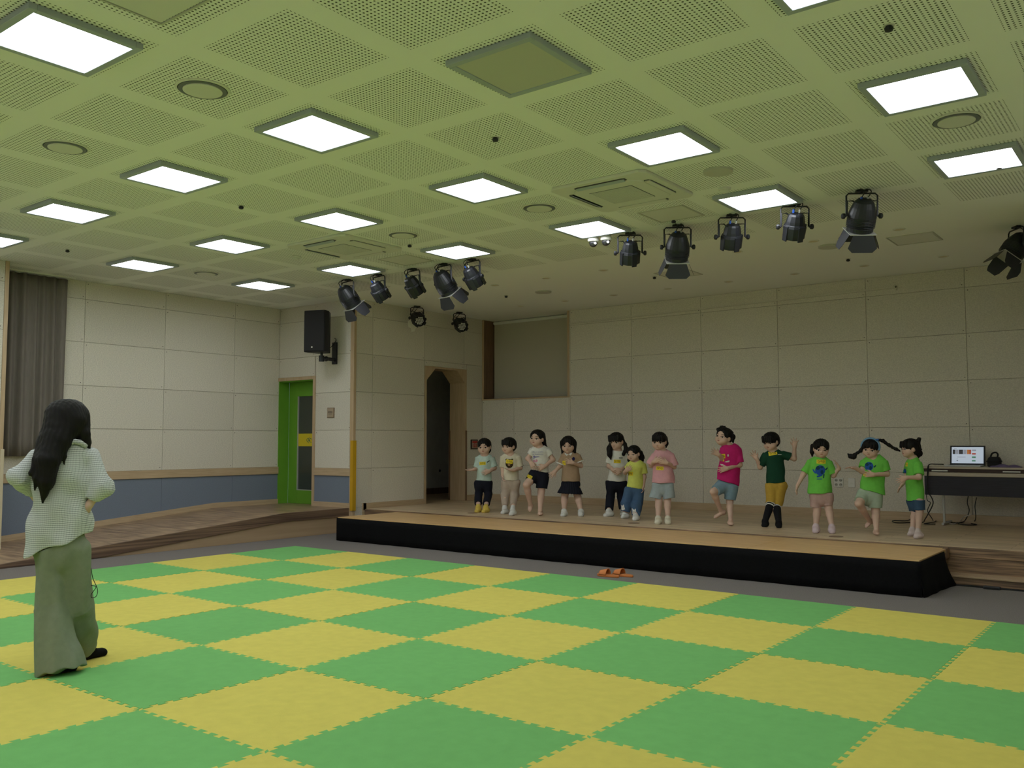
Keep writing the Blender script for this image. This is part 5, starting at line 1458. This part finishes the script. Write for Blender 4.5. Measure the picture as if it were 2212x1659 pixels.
# 4 beige polo
P, o, so, bo, Fs, Fb, B, I = make_person(dict(crop=C2, foot=(1660, 1378), label='girl with a black bob in a beige polo shirt and dark skirt', group=KG,
    head=(1610, 395, 0.02, 205), face=(10, -6, 2), neck=(1615, 520),
    hair=dict(line=0.20, wide=0.24, bob=0.62, ears=False, grow=1.03),
    arms=[dict(j=[(1552, 560), (1500, 690, 0.0), (1430, 765, 0.08), (1345, 845, 0.12)], palm='b', thumb='r', sleeve=0.85, curl=0.2),
          dict(j=[(1735, 560), (1785, 690, 0.0), (1680, 650, 0.13), (1570, 625, 0.16)], palm='b', thumb='u', sleeve=0.62, curl=0.35)],
    legs=[dict(j=[(1590, 950), (1558, 1130), 0, (1562, 1362), (1530, 1385)], fdir=(1, 0.35), len=0.2, w=(60, 60)),
          dict(j=[(1700, 950), (1745, 1130), 0, (1790, 1362), (1785, 1385)], fdir=(1, 0.05), len=0.2, w=(60, 60))],
    shirt=dict(hem=((1512, 905), (1778, 910)), mat=cloth('beige_polo', (0.36, 0.25, 0.165)), ph=0.7), bottom=dict(kind='skirt', hem=((1457, 1075), (1815, 1080)), mat=NAVY, name='skirt'),
    wear=('shoe', WHITES, 0.02)))
wt = cloth('white_collar', (0.66, 0.65, 0.62))
decal(P, Fs, 'collar', so, wt, [[(1556, 505), (1600, 512), (1618, 528), (1588, 552), (1562, 525)], [(1668, 505), (1630, 512), (1618, 528), (1642, 548), (1662, 525)]], 0.006)
for a in (0, 1):
    j = I['arms'][a]; f = (0.85, 0.62)[a]; e = j[0] + (j[1] - j[0]) * f; r = 0.17 * I['hh'] * 1.55 + 0.007
    part('sleeve_cuff', MB().lathe([(r, -0.014), (r + 0.003, -0.012), (r + 0.003, 0.003), (r - 0.004, 0.003)], e, j[1] - j[0], 20), wt, so)
decal(P, Fs, 'chest_badge', so, cloth('navy_badge', (0.02, 0.02, 0.09)), [disc(1685, 592, 20, 26)])
name_tag(P, Fs, so, 1552, 650, 44, 60, 0.0)

# 5 white tee, long pigtails
P, o, so, bo, Fs, Fb, B, I = make_person(dict(crop=C3, foot=(270, 1358), label='girl with long black pigtails in a white tee and navy trousers', group=KG,
    head=(325, 342, 0.0, 215), face=(22, -4, 2), neck=(345, 470),
    hair=dict(line=0.08, wide=0.29, fringe=[(-0.26, 0.06), (-0.13, 0.05), (0.0, 0.05), (0.13, 0.05), (0.26, 0.07)],
              locks=[([(258, 360, 0.03), (235, 440, 0.05), (235, 520, 0.07), (255, 590, 0.08)], [26, 40, 36, 8]), ([(415, 315, 0.0), (445, 380, 0.02), (465, 450, 0.03), (425, 520, 0.07), (430, 540, 0.07)], [18, 26, 30, 22, 5])]),
    arms=[dict(j=[(262, 530), (228, 680, 0.0), (282, 735, 0.12), (352, 770, 0.15)], palm='b', thumb='u', sleeve=0.75, curl=0.4),
          dict(j=[(450, 530), (468, 680, -0.02), (395, 730, 0.11), (312, 775, 0.17)], palm='b', thumb='u', sleeve=0.75, curl=0.4)],
    legs=[dict(j=[(265, 920), (245, 1100), 0, (250, 1340), (180, 1365)], fdir=(0.7, 1.0), len=1.88, w=(68, 58), wk=60),
          dict(j=[(395, 920), (395, 1100, -0.05), 0, (430, 1325), (440, 1350)], fdir=(1, 0.2), len=1.88, w=(68, 55), wk=58)],
    shirt=dict(hem=((202, 885), (470, 890)), mat=cloth('white_tee', (0.66, 0.65, 0.60)), ph=0.3), bottom=dict(kind='pants', mat=NAVY, name='trousers'),
    wear=('shoe', WHITES, 0.02)))
name_tag(P, Fs, so, 340, 617, 96, 48, 0.02)
decal(P, Fs, 'chest_badge', so, cloth('grey_badge', (0.12, 0.12, 0.13)), [[(365, 562), (415, 562), (415, 576), (365, 576)]])

# 6 yellow tee, wide jeans
P, o, so, bo, Fs, Fb, B, I = make_person(dict(crop=C3, foot=(545, 1402), label='smallest girl in a lemon tee and wide blue jeans with white patches', group=KG,
    head=(565, 508, 0.02, 190), face=(30, -4, 3), neck=(600, 615),
    hair=dict(line=0.24, wide=0.31, locks=[([(510, 560, -0.02), (505, 600, -0.02), (515, 640, -0.02)], [24, 24, 8]), ([(660, 500, -0.05), (690, 560, -0.05), (712, 580, -0.05)], [36, 26, 4]), ([(650, 520, -0.04), (672, 600, -0.03), (690, 640, -0.02)], [32, 34, 6])]),
    arms=[dict(j=[(515, 665), (452, 770, -0.02), (470, 745, 0.09), (508, 715, 0.14)], palm='b', thumb='u', sleeve=0.55, curl=0.7),
          dict(j=[(688, 665), (712, 830, -0.02), (698, 960, 0.01), (692, 1045, 0.03)], palm='l', thumb='c', sleeve=0.72, curl=0.5)],
    legs=[dict(j=[(512, 1015), (465, 1190), 0, (470, 1365), (390, 1385)], fdir=(0.6, 1.0), len=1.80, w=(72, 62), wk=78),
          dict(j=[(640, 1015), (612, 1200), 0, (605, 1395), (590, 1425)], fdir=(1, 0.4), len=1.85, w=(72, 55), wk=80)],
    shirt=dict(hem=((462, 965), (690, 1000)), mat=cloth('lemon_tee', (0.62, 0.66, 0.15)), ph=1.7), bottom=dict(kind='pants', mat=cloth('mid_blue_denim', (0.065, 0.12, 0.22)), name='jeans', fold=0.007),
    wear=('shoe', WHITES, 0.02)))
name_tag(P, Fs, so, 520, 790, 76, 48, -0.03)
for x, y in ((415, 1248), (578, 1305)):
    decal(P, Fb, 'jeans_patch', bo, wt, [[(x - 30, y + 35), (x - 28, y - 5), (x - 34, y - 45), (x - 14, y - 25), (x, y - 22), (x + 16, y - 40), (x + 22, y - 5), (x + 35, y + 30), (x, y + 42)]])
    decal(P, Fb, 'patch_dots', bo, M['ink'], [disc(x - 8, y + 8, 3, 4), disc(x + 12, y + 10, 3, 4)], 0.0045)
decal(P, B, 'hair_clip', o, wt, [disc(641, 435, 8, 12), disc(668, 480, 9, 16)], 0.03)

# 7 pink tee
P, o, so, bo, Fs, Fb, B, I = make_person(dict(crop=C3, foot=(970, 1455), label='girl in a loose pink tee and pale blue shorts with hands on her chest', group=KG,
    head=(918, 338, 0.02, 215), face=(14, -8, -2), neck=(952, 462), fat=1.08, legr=0.26,
    hair=dict(line=0.07, wide=0.30, fringe=[(-0.26, 0.06), (-0.13, 0.05), (0.0, 0.05), (0.13, 0.05), (0.26, 0.07)], locks=[([(1000, 300, -0.04), (1018, 370, -0.05), (1015, 430, -0.05)], [36, 28, 6])]),
    arms=[dict(j=[(862, 535), (808, 670, 0.0), (845, 620, 0.12), (925, 590, 0.16)], palm='b', thumb='u', sleeve=0.95, wide=1.9, curl=0.25),
          dict(j=[(1068, 535), (1120, 690, 0.0), (1030, 640, 0.13), (915, 600, 0.17)], palm='b', thumb='u', sleeve=0.95, wide=1.9, curl=0.25)],
    legs=[dict(j=[(905, 950), (912, 1155), 0, (912, 1440), (890, 1465)], fdir=(1, 0.25), len=0.84, w=(88, 84), off=-42),
          dict(j=[(1030, 950), (1032, 1165), 0, (1036, 1440), (1040, 1465)], fdir=(1, -0.05), len=0.82, w=(88, 84), off=24)],
    shirt=dict(hem=((822, 905), (1134, 915)), mat=cloth('pink_tee', (0.62, 0.33, 0.36)), ph=0.9, fold=0.005), bottom=dict(kind='shorts', mat=cloth('pale_blue_shorts', (0.33, 0.39, 0.42)), name='shorts', fold=0.006, hipw=1.1),
    wear=('shoe', cloth('cream_shoe', (0.62, 0.58, 0.47)), 0.06)))
name_tag(P, Fs, so, 928, 712, 100, 50, 0.05)

# 8 magenta tee, leaning, one leg lifted
P, o, so, bo, Fs, Fb, B, I = make_person(dict(crop=C3, foot=(1905, 1482), label='leaning girl in a magenta tee and light denim shorts lifting one bare foot', group=KG,
    head=(1808, 278, 0.02, 225), face=(34, 2, -14), neck=(1880, 402), legr=0.24,
    hair=dict(line=0.27, wide=0.34, ears=True, locks=[([(1860, 230, -0.05), (1925, 280, -0.06), (1935, 350, -0.06)], [60, 42, 14]), ([(1730, 175, 0.03), (1790, 150, 0.0), (1830, 128, -0.02)], [24, 20, 4]), ([(1780, 150, -0.02), (1900, 210, -0.05), (1950, 225, -0.06)], [30, 26, 3])]),
    arms=[dict(j=[(1812, 455, 0.03), (1790, 580, 0.06), (1740, 525, 0.16), (1655, 475, 0.2)], palm='c', thumb='u', sleeve=0.75, curl=0.2, spread=0.25),
          dict(j=[(1992, 470, -0.02), (2028, 665, 0.0), (1860, 712, 0.13), (1740, 740, 0.16)], palm='b', thumb='u', sleeve=0.85, wide=1.7, curl=0.3)],
    legs=[dict(j=[(1790, 960, 0.02), (1665, 1035, 0.15), (1762, 1285, 0.0), (1800, 1320, -0.03), (1660, 1400, 0.05)], air=True, len=0.80, w=(92, 78)),
          dict(j=[(1915, 960), (1890, 1170), 0, (1898, 1462), (1925, 1490)], fdir=(1, -0.15), len=0.88, w=(92, 80))],
    shirt=dict(hem=((1692, 860), (2008, 955)), mat=cloth('magenta_tee', (0.52, 0.02, 0.16)), ph=2.4, fold=0.005), bottom=dict(kind='shorts', mat=cloth('light_denim', (0.20, 0.30, 0.38)), name='shorts', fold=0.005)))
name_tag(P, Fs, so, 1798, 545, 62, 62, -0.05)
decal(P, Fs, 'shirt_print', so, wt, [[(1815, 625), (1850, 612), (1888, 602), (1885, 625), (1850, 632)], [(1755, 650), (1790, 655), (1840, 680), (1838, 688), (1790, 672), (1755, 660)], disc(1868, 535, 10, 18)])
decal(P, Fs, 'shirt_print', so, TAGM, [disc(1802, 600, 14, 18)])

# 9 dark green tee, hands raised
BSOCK = cloth('black_sock', (0.012, 0.012, 0.014))
P, o, so, bo, Fs, Fb, B, I = make_person(dict(crop=C4, foot=(360, 1236), label='boy with raised hands in a dark green tee, yellow shorts and striped black socks', group=KG,
    head=(343, 285, 0.02, 178), face=(32, -8, 4), neck=(370, 395),
    hair=dict(line=0.06, wide=0.29, grow=1.06, fringe=[(-0.26, 0.05), (-0.13, 0.03), (0.0, 0.03), (0.13, 0.04), (0.26, 0.07)]),
    arms=[dict(j=[(292, 440), (222, 572, 0.0), (182, 480, 0.06), (135, 415, 0.08)], palm='c', thumb='r', sleeve=0.88, wide=1.45, curl=0.2, spread=0.35),
          dict(j=[(478, 432), (608, 478, -0.02), (612, 345, 0.03), (618, 255, 0.05)], palm='c', thumb='l', sleeve=0.62, wide=1.45, curl=0.15, spread=0.4)],
    legs=[dict(j=[(352, 790), (345, 985, 0.03), 0, (285, 1218), (270, 1240)], fdir=(1, 0.3), len=1.0, w=(72, 62), stripes=(0.93, 0.82), wear=('sock', BSOCK, 0.97)),
          dict(j=[(452, 790), (405, 1010, 0.0), 0, (432, 1228), (440, 1250)], fdir=(1, -0.05), len=0.95, w=(72, 66), stripes=(0.93, 0.82), wear=('sock', BSOCK, 0.97))],
    shirt=dict(hem=((292, 760), (518, 742)), mat=cloth('dark_green_tee', (0.012, 0.055, 0.032)), ph=0.4), bottom=dict(kind='shorts', mat=cloth('yellow_shorts', (0.50, 0.32, 0.055)), name='shorts', fold=0.006)))
name_tag(P, Fs, so, 365, 415, 98, 48, -0.18)
decal(P, Fs, 'shirt_print', so, wt, [[(422, 427), (465, 428), (465, 436), (422, 435)]])

# 10 green tee with globe print, facing us
def globe(P, F, so, x, y, r, grn):
    a = decal(P, F, 'globe_print', so, cloth('blue_print', (0.025, 0.09, 0.36)), [disc(x, y, r, r, 20)])
    dk = cloth('dark_blue_print', (0.012, 0.05, 0.10))
    decal(P, F, 'globe_land', so, dk, [disc(x - r * 0.45, y - r * 0.45, r * 0.4, r * 0.38), disc(x + r * 0.35, y + r * 0.35, r * 0.3, r * 0.42), disc(x + r * 0.3, y - r * 0.6, r * 0.3, r * 0.2)], 0.0045)
P, o, so, bo, Fs, Fb, B, I = make_person(dict(crop=C4, foot=(950, 1298), label='girl in a bright green globe tee and pink shorts facing the hall', group=KG,
    head=(915, 362, 0.02, 182), face=(-6, -8, -3), neck=(902, 468), fat=1.05,
    hair=dict(line=0.20, wide=0.30, part=-0.02, grow=1.03, fringe=[(0.15, 0.20), (0.24, 0.16)], locks=[([(825, 340, -0.03), (815, 400, -0.03), (812, 450, -0.03)], [34, 26, 8]), ([(985, 320, -0.02), (990, 380, -0.02)], [22, 8])]),
    arms=[dict(j=[(795, 525), (712, 660, 0.0), (648, 780, 0.03), (622, 880, 0.05)], palm='r', thumb='c', sleeve=0.80, wide=1.5, curl=0.35),
          dict(j=[(998, 525), (1055, 668, 0.0), (1120, 585, 0.05), (1085, 510, 0.07)], palm='l', thumb='l', sleeve=0.85, wide=1.5, curl=0.35)],
    legs=[dict(j=[(855, 900), (868, 1055), 0, (862, 1285), (850, 1308)], fdir=(1, 0.2), len=0.84, w=(60, 55), off=-16),
          dict(j=[(980, 900), (1002, 1045), 0, (1035, 1290), (1045, 1312)], fdir=(1, -0.1), len=0.76, w=(60, 57), off=-6)],
    shirt=dict(hem=((762, 868), (1046, 868)), mat=GREENT, ph=1.3, fold=0.005), bottom=dict(kind='shorts', mat=cloth('pink_shorts', (0.47, 0.32, 0.29)), name='shorts'),
    wear=('shoe', cloth('pink_white_shoe', (0.60, 0.48, 0.52)), 0.10)))
globe(P, Fs, so, 905, 610, 58, 0)
decal(P, Fs, 'shirt_print', so, cloth('blue_print', (0.025, 0.09, 0.36)), [[(815, 595), (830, 600), (860, 640), (850, 650), (828, 630)], [(865, 675), (895, 665), (925, 655), (930, 670), (890, 690), (866, 690)], [(866, 704), (925, 704), (925, 714), (866, 714)]])
decal(P, Fs, 'shirt_print', so, cloth('dark_blue_print', (0.012, 0.05, 0.10)), [[(960, 600), (985, 575), (992, 585), (970, 612)], [(940, 655), (955, 655), (948, 700), (936, 700)]])
name_tag(P, Fs, so, 915, 512, 104, 46, 0.02)

# 11 green tee, flying braids, blue headband
P, o, so, bo, Fs, Fb, B, I = make_person(dict(crop=C4, foot=(1550, 1332), label='girl with flying braids, a blue headband, green tee and sage shorts', group=KG,
    head=(1480, 362, 0.02, 190), face=(12, -10, -8), neck=(1515, 462), fat=1.05,
    hair=dict(line=0.10, wide=0.30, fringe=[(-0.24, 0.08), (-0.1, 0.10), (0.08, 0.10), (0.24, 0.08)],
              locks=[([(1400, 335, 0.03), (1370, 385, 0.04), (1335, 408, 0.04), (1305, 430, 0.04)], [22, 20, 15, 18]), ([(1305, 430, 0.04), (1285, 455, 0.04), (1250, 450, 0.04), (1212, 420, 0.04)], [18, 30, 26, 5]),
                     ([(1575, 265, 0.0), (1620, 275, 0.0), (1650, 300, 0.0), (1690, 325, 0.0), (1730, 352, 0.0), (1770, 370, 0.0), (1812, 392, 0.0)], [16, 21, 15, 20, 14, 18, 8])]),
    arms=[dict(j=[(1412, 520), (1382, 622, 0.04), (1300, 585, 0.10), (1205, 572, 0.13)], palm='d', thumb='c', sleeve=0.6, wide=1.5, curl=0.4),
          dict(j=[(1628, 520), (1665, 652, 0.0), (1510, 660, 0.13), (1400, 655, 0.16)], palm='b', thumb='u', sleeve=0.72, wide=1.55, curl=0.4)],
    legs=[dict(j=[(1400, 890, 0.0), (1345, 990, 0.14), (1462, 1178, -0.06), (1478, 1190, -0.1), (1410, 1270, -0.03)], air=True, len=0.72, w=(76, 66)),
          dict(j=[(1530, 890), (1535, 1075), 0, (1540, 1315), (1565, 1342)], fdir=(1, -0.15), len=0.80, w=(76, 72))],
    shirt=dict(hem=((1338, 812), (1622, 882)), mat=GREENT, ph=2.1, fold=0.005), bottom=dict(kind='shorts', mat=cloth('sage_shorts', (0.36, 0.44, 0.34)), name='shorts')))
globe(P, Fs, so, 1460, 565, 50, 0)
decal(P, Fs, 'shirt_print', so, cloth('dark_blue_print', (0.012, 0.05, 0.10)), [[(1512, 570), (1535, 550), (1542, 560), (1520, 582)]])
name_tag(P, Fs, so, 1418, 650, 44, 60, 0.2)
L, hh = I['L'], I['hh']
hb = [tuple(L(0.47 * math.sin(a), 0.10 - 0.06 * math.cos(a), 0.12 + 0.45 * math.cos(a))) for a in np.linspace(-1.9, 1.9, 24)]
part('headband', MB().tube(hb, 0.058 * hh, 8), cloth('blue_headband', (0.16, 0.30, 0.46)), o, smooth=True)
part('headband_bow', MB().sphere(tuple(L(-0.32, 0.12, 0.55)), (0.10 * hh, 0.06 * hh, 0.06 * hh), 10, 6), cloth('blue_bow', (0.07, 0.17, 0.42)), o, smooth=True)

# 12 green tee, in profile
P, o, so, bo, Fs, Fb, B, I = make_person(dict(crop=C4, foot=(1985, 1345), label='small girl in profile in a long green tee and denim shorts beside the table', group=KG,
    head=(1925, 362, 0.02, 185), face=(62, 2, 2), neck=(1965, 475), legr=0.25,
    hair=dict(line=0.10, wide=0.30, grow=1.05, fringe=[(-0.24, 0.08), (-0.1, 0.08), (0.08, 0.09), (0.24, 0.08)], locks=[([(2000, 380, 0.0), (2025, 420, 0.0), (2020, 455, 0.0)], [50, 40, 16]), ([(2020, 280, 0.0), (2030, 255, 0.0), (2018, 250, 0.0)], [24, 20, 8]), ([(2035, 370, 0.0), (2068, 372, 0.0)], [14, 3])]),
    arms=[dict(j=[(1925, 545, -0.10), (1880, 700, -0.06), (1838, 770, 0.0), (1780, 850, 0.02)], palm='r', thumb='l', sleeve=0.7, wide=1.5, curl=0.25),
          dict(j=[(2010, 540, 0.08), (2028, 690, 0.14), (1885, 695, 0.20), (1768, 745, 0.22)], palm='b', thumb='u', sleeve=0.82, wide=1.6, curl=0.25)],
    legs=[dict(j=[(1958, 960, -0.05), (1985, 1075, -0.03), 0, (1985, 1322), (1880, 1335)], fdir=(0.25, 1.0), len=0.9, w=(62, 60)),
          dict(j=[(2022, 960, 0.05), (2035, 1075, 0.05), 0, (2040, 1350), (1990, 1365)], fdir=(0.75, 0.7), len=0.9, w=(66, 62))],
    shirt=dict(hem=((1872, 948), (2112, 952)), mat=GREENT, ph=0.2, fold=0.005, deep=0.8), bottom=dict(kind='shorts', mat=cloth('dark_denim', (0.045, 0.085, 0.15)), name='shorts'),
    wear=('sock', cloth('pink_white_sock', (0.58, 0.48, 0.47)), 0.12)))
decal(P, Fs, 'globe_print', so, cloth('blue_print', (0.025, 0.09, 0.36)), [disc(1868, 630, 16, 40)])
name_tag(P, Fs, so, 1888, 545, 24, 44, 0.1)

# the adult at the left, seen from behind
def gingham():
    m, nt, b = new_mat('grey_green_gingham')
    b.inputs['Roughness'].default_value = 0.9
    tc = nt.nodes.new('ShaderNodeTexCoord'); sp_ = nt.nodes.new('ShaderNodeSeparateXYZ'); nt.links.new(tc.outputs['Object'], sp_.inputs[0])
    def mt(op, a, bb=None):
        n = nt.nodes.new('ShaderNodeMath'); n.operation = op
        for i, v in enumerate((a, bb)):
            if v is None: continue
            if isinstance(v, (int, float)): n.inputs[i].default_value = v
            else: nt.links.new(v, n.inputs[i])
        return n.outputs[0]
    nz = nt.nodes.new('ShaderNodeTexNoise'); nz.inputs['Scale'].default_value = 6.0; nt.links.new(tc.outputs['Object'], nz.inputs['Vector'])
    wob = mt('MULTIPLY', nz.outputs['Fac'], 0.03)
    def stripes(v, pitch, duty):
        return mt('LESS_THAN', mt('FLOORED_MODULO', mt('ADD', v, wob), pitch), pitch * duty)
    hz = stripes(sp_.outputs[2], 0.0112, 0.32)
    u = mt('ADD', mt('MULTIPLY', sp_.outputs[0], 0.79), mt('MULTIPLY', sp_.outputs[1], 0.61))
    vt = stripes(u, 0.0112, 0.24)
    f = mt('ADD', mt('MULTIPLY', hz, 0.75), mt('MULTIPLY', vt, 0.22))
    mx = nt.nodes.new('ShaderNodeMix'); mx.data_type = 'RGBA'
    nt.links.new(mt('MINIMUM', f, 1.0), mx.inputs[0]); mx.inputs[6].default_value = (0.60, 0.62, 0.63, 1); mx.inputs[7].default_value = (0.20, 0.22, 0.22, 1)
    nt.links.new(mx.outputs[2], b.inputs['Base Color'])
    bp = nt.nodes.new('ShaderNodeBump'); bp.inputs['Strength'].default_value = 0.5; bp.inputs['Distance'].default_value = 0.004
    n2 = nt.nodes.new('ShaderNodeTexNoise'); n2.inputs['Scale'].default_value = 90; nt.links.new(tc.outputs['Object'], n2.inputs['Vector'])
    nt.links.new(n2.outputs['Fac'], bp.inputs['Height']); nt.links.new(bp.outputs[0], b.inputs['Normal'])
    return m
P, o, so, bo, Fs, Fb, B, I = make_person(dict(crop=C1, foot=(345, 1575), ground=MT + 0.003, h=0.006, away=True, label='adult with long black hair in a checked shirt and wide sage trousers, seen from behind',
    head=(395, 172, 0.0, 196), face=(-148, -4, 4), neck=(390, 305), armr=0.15, legr=0.30, fat=0.9, shr=0.21,
    hair=dict(grow=1.10, line=0.15, wide=0.26, ears=False, locks=[([(350, 150, 0.02), (315, 280, 0.07), (270, 400, 0.12), (258, 520, 0.13), (240, 635, 0.12)], [92, 78, 62, 44, 6]), ([(400, 180, 0.04), (350, 290, 0.09), (290, 420, 0.12), (262, 560, 0.13)], [80, 48, 30, 10]),
              ([(440, 160, 0.0), (455, 250, 0.02), (480, 300, 0.02), (503, 338, 0.02)], [60, 48, 28, 4]), ([(300, 200, 0.0), (255, 300, 0.05), (220, 400, 0.10), (175, 470, 0.12), (160, 490, 0.12)], [50, 46, 36, 12, 3]),
              ([(240, 400, 0.12), (205, 500, 0.13), (195, 570, 0.13)], [30, 20, 3]), ([(360, 320, 0.1), (365, 380, 0.11), (358, 425, 0.11)], [14, 9, 3])]),
    arms=[dict(j=[(205, 395, 0.0), (92, 492, 0.02), (190, 590, -0.16), (255, 640, -0.20)], palm='b', thumb='u', sleeve=1.8, wide=1.5, len=0.72, curl=0.6),
          dict(j=[(500, 382, 0.0), (585, 540, 0.05), (490, 660, 0.04), (430, 720, 0.0)], palm='b', thumb='u', sleeve=1.72, wide=1.5, len=0.72, curl=0.6)],
    legs=[dict(j=[(278, 900), (282, 1220), 0, (300, 1560), (400, 1545)], fdir=(-0.30, -0.95), flen=0.85, len=2.16, w=(72, 124), wk=86, wear=('shoe', M['blackfab'], 0.02)),
          dict(j=[(402, 900), (432, 1220, -0.05), 0, (470, 1485), (515, 1475)], fdir=(-0.6, -0.8), flen=1.0, len=2.0, w=(90, 62), wk=80, wear=('shoe', M['blackfab'], 0.02))],
    shirt=dict(hem=((150, 935), (500, 800)), mat=gingham(), fold=0.009, ph=0.6, neckr=0.30, deep=0.66),
    bottom=dict(kind='pants', mat=cloth('sage_trousers', (0.22, 0.25, 0.18)), name='trousers', noise=lambda x, y, z: 0.007 * np.sin((x * 0.79 + y * 0.61) * 62 + np.sin(z * 4.0) * 1.3) + 0.004 * np.sin((x * 0.61 - y * 0.79) * 55 + z * 3) + 0.003 * np.sin(z * 9 + x * 20))))
cz = [P.J(p) for p in ((380, 310, 0.09), (415, 292, 0.085), (450, 300, 0.07), (480, 322, 0.04))]
part('collar', MB().tube([tuple(p) for p in cz], 0.016, 6), so.data.materials[0], so, smooth=True)
wr = smooth_curve([P.J(p) for p in ((488, 960, 0.0), (508, 1000, 0.02), (520, 1060, 0.02), (545, 1120, 0.02), (540, 1160, 0.02), (515, 1170, 0.02), (512, 1150, 0.02), (538, 1110, 0.02), (510, 1100, 0.02))], 6)
part('hanging_wire', MB().tube(wr, 0.0022, 5), 'cable', o)
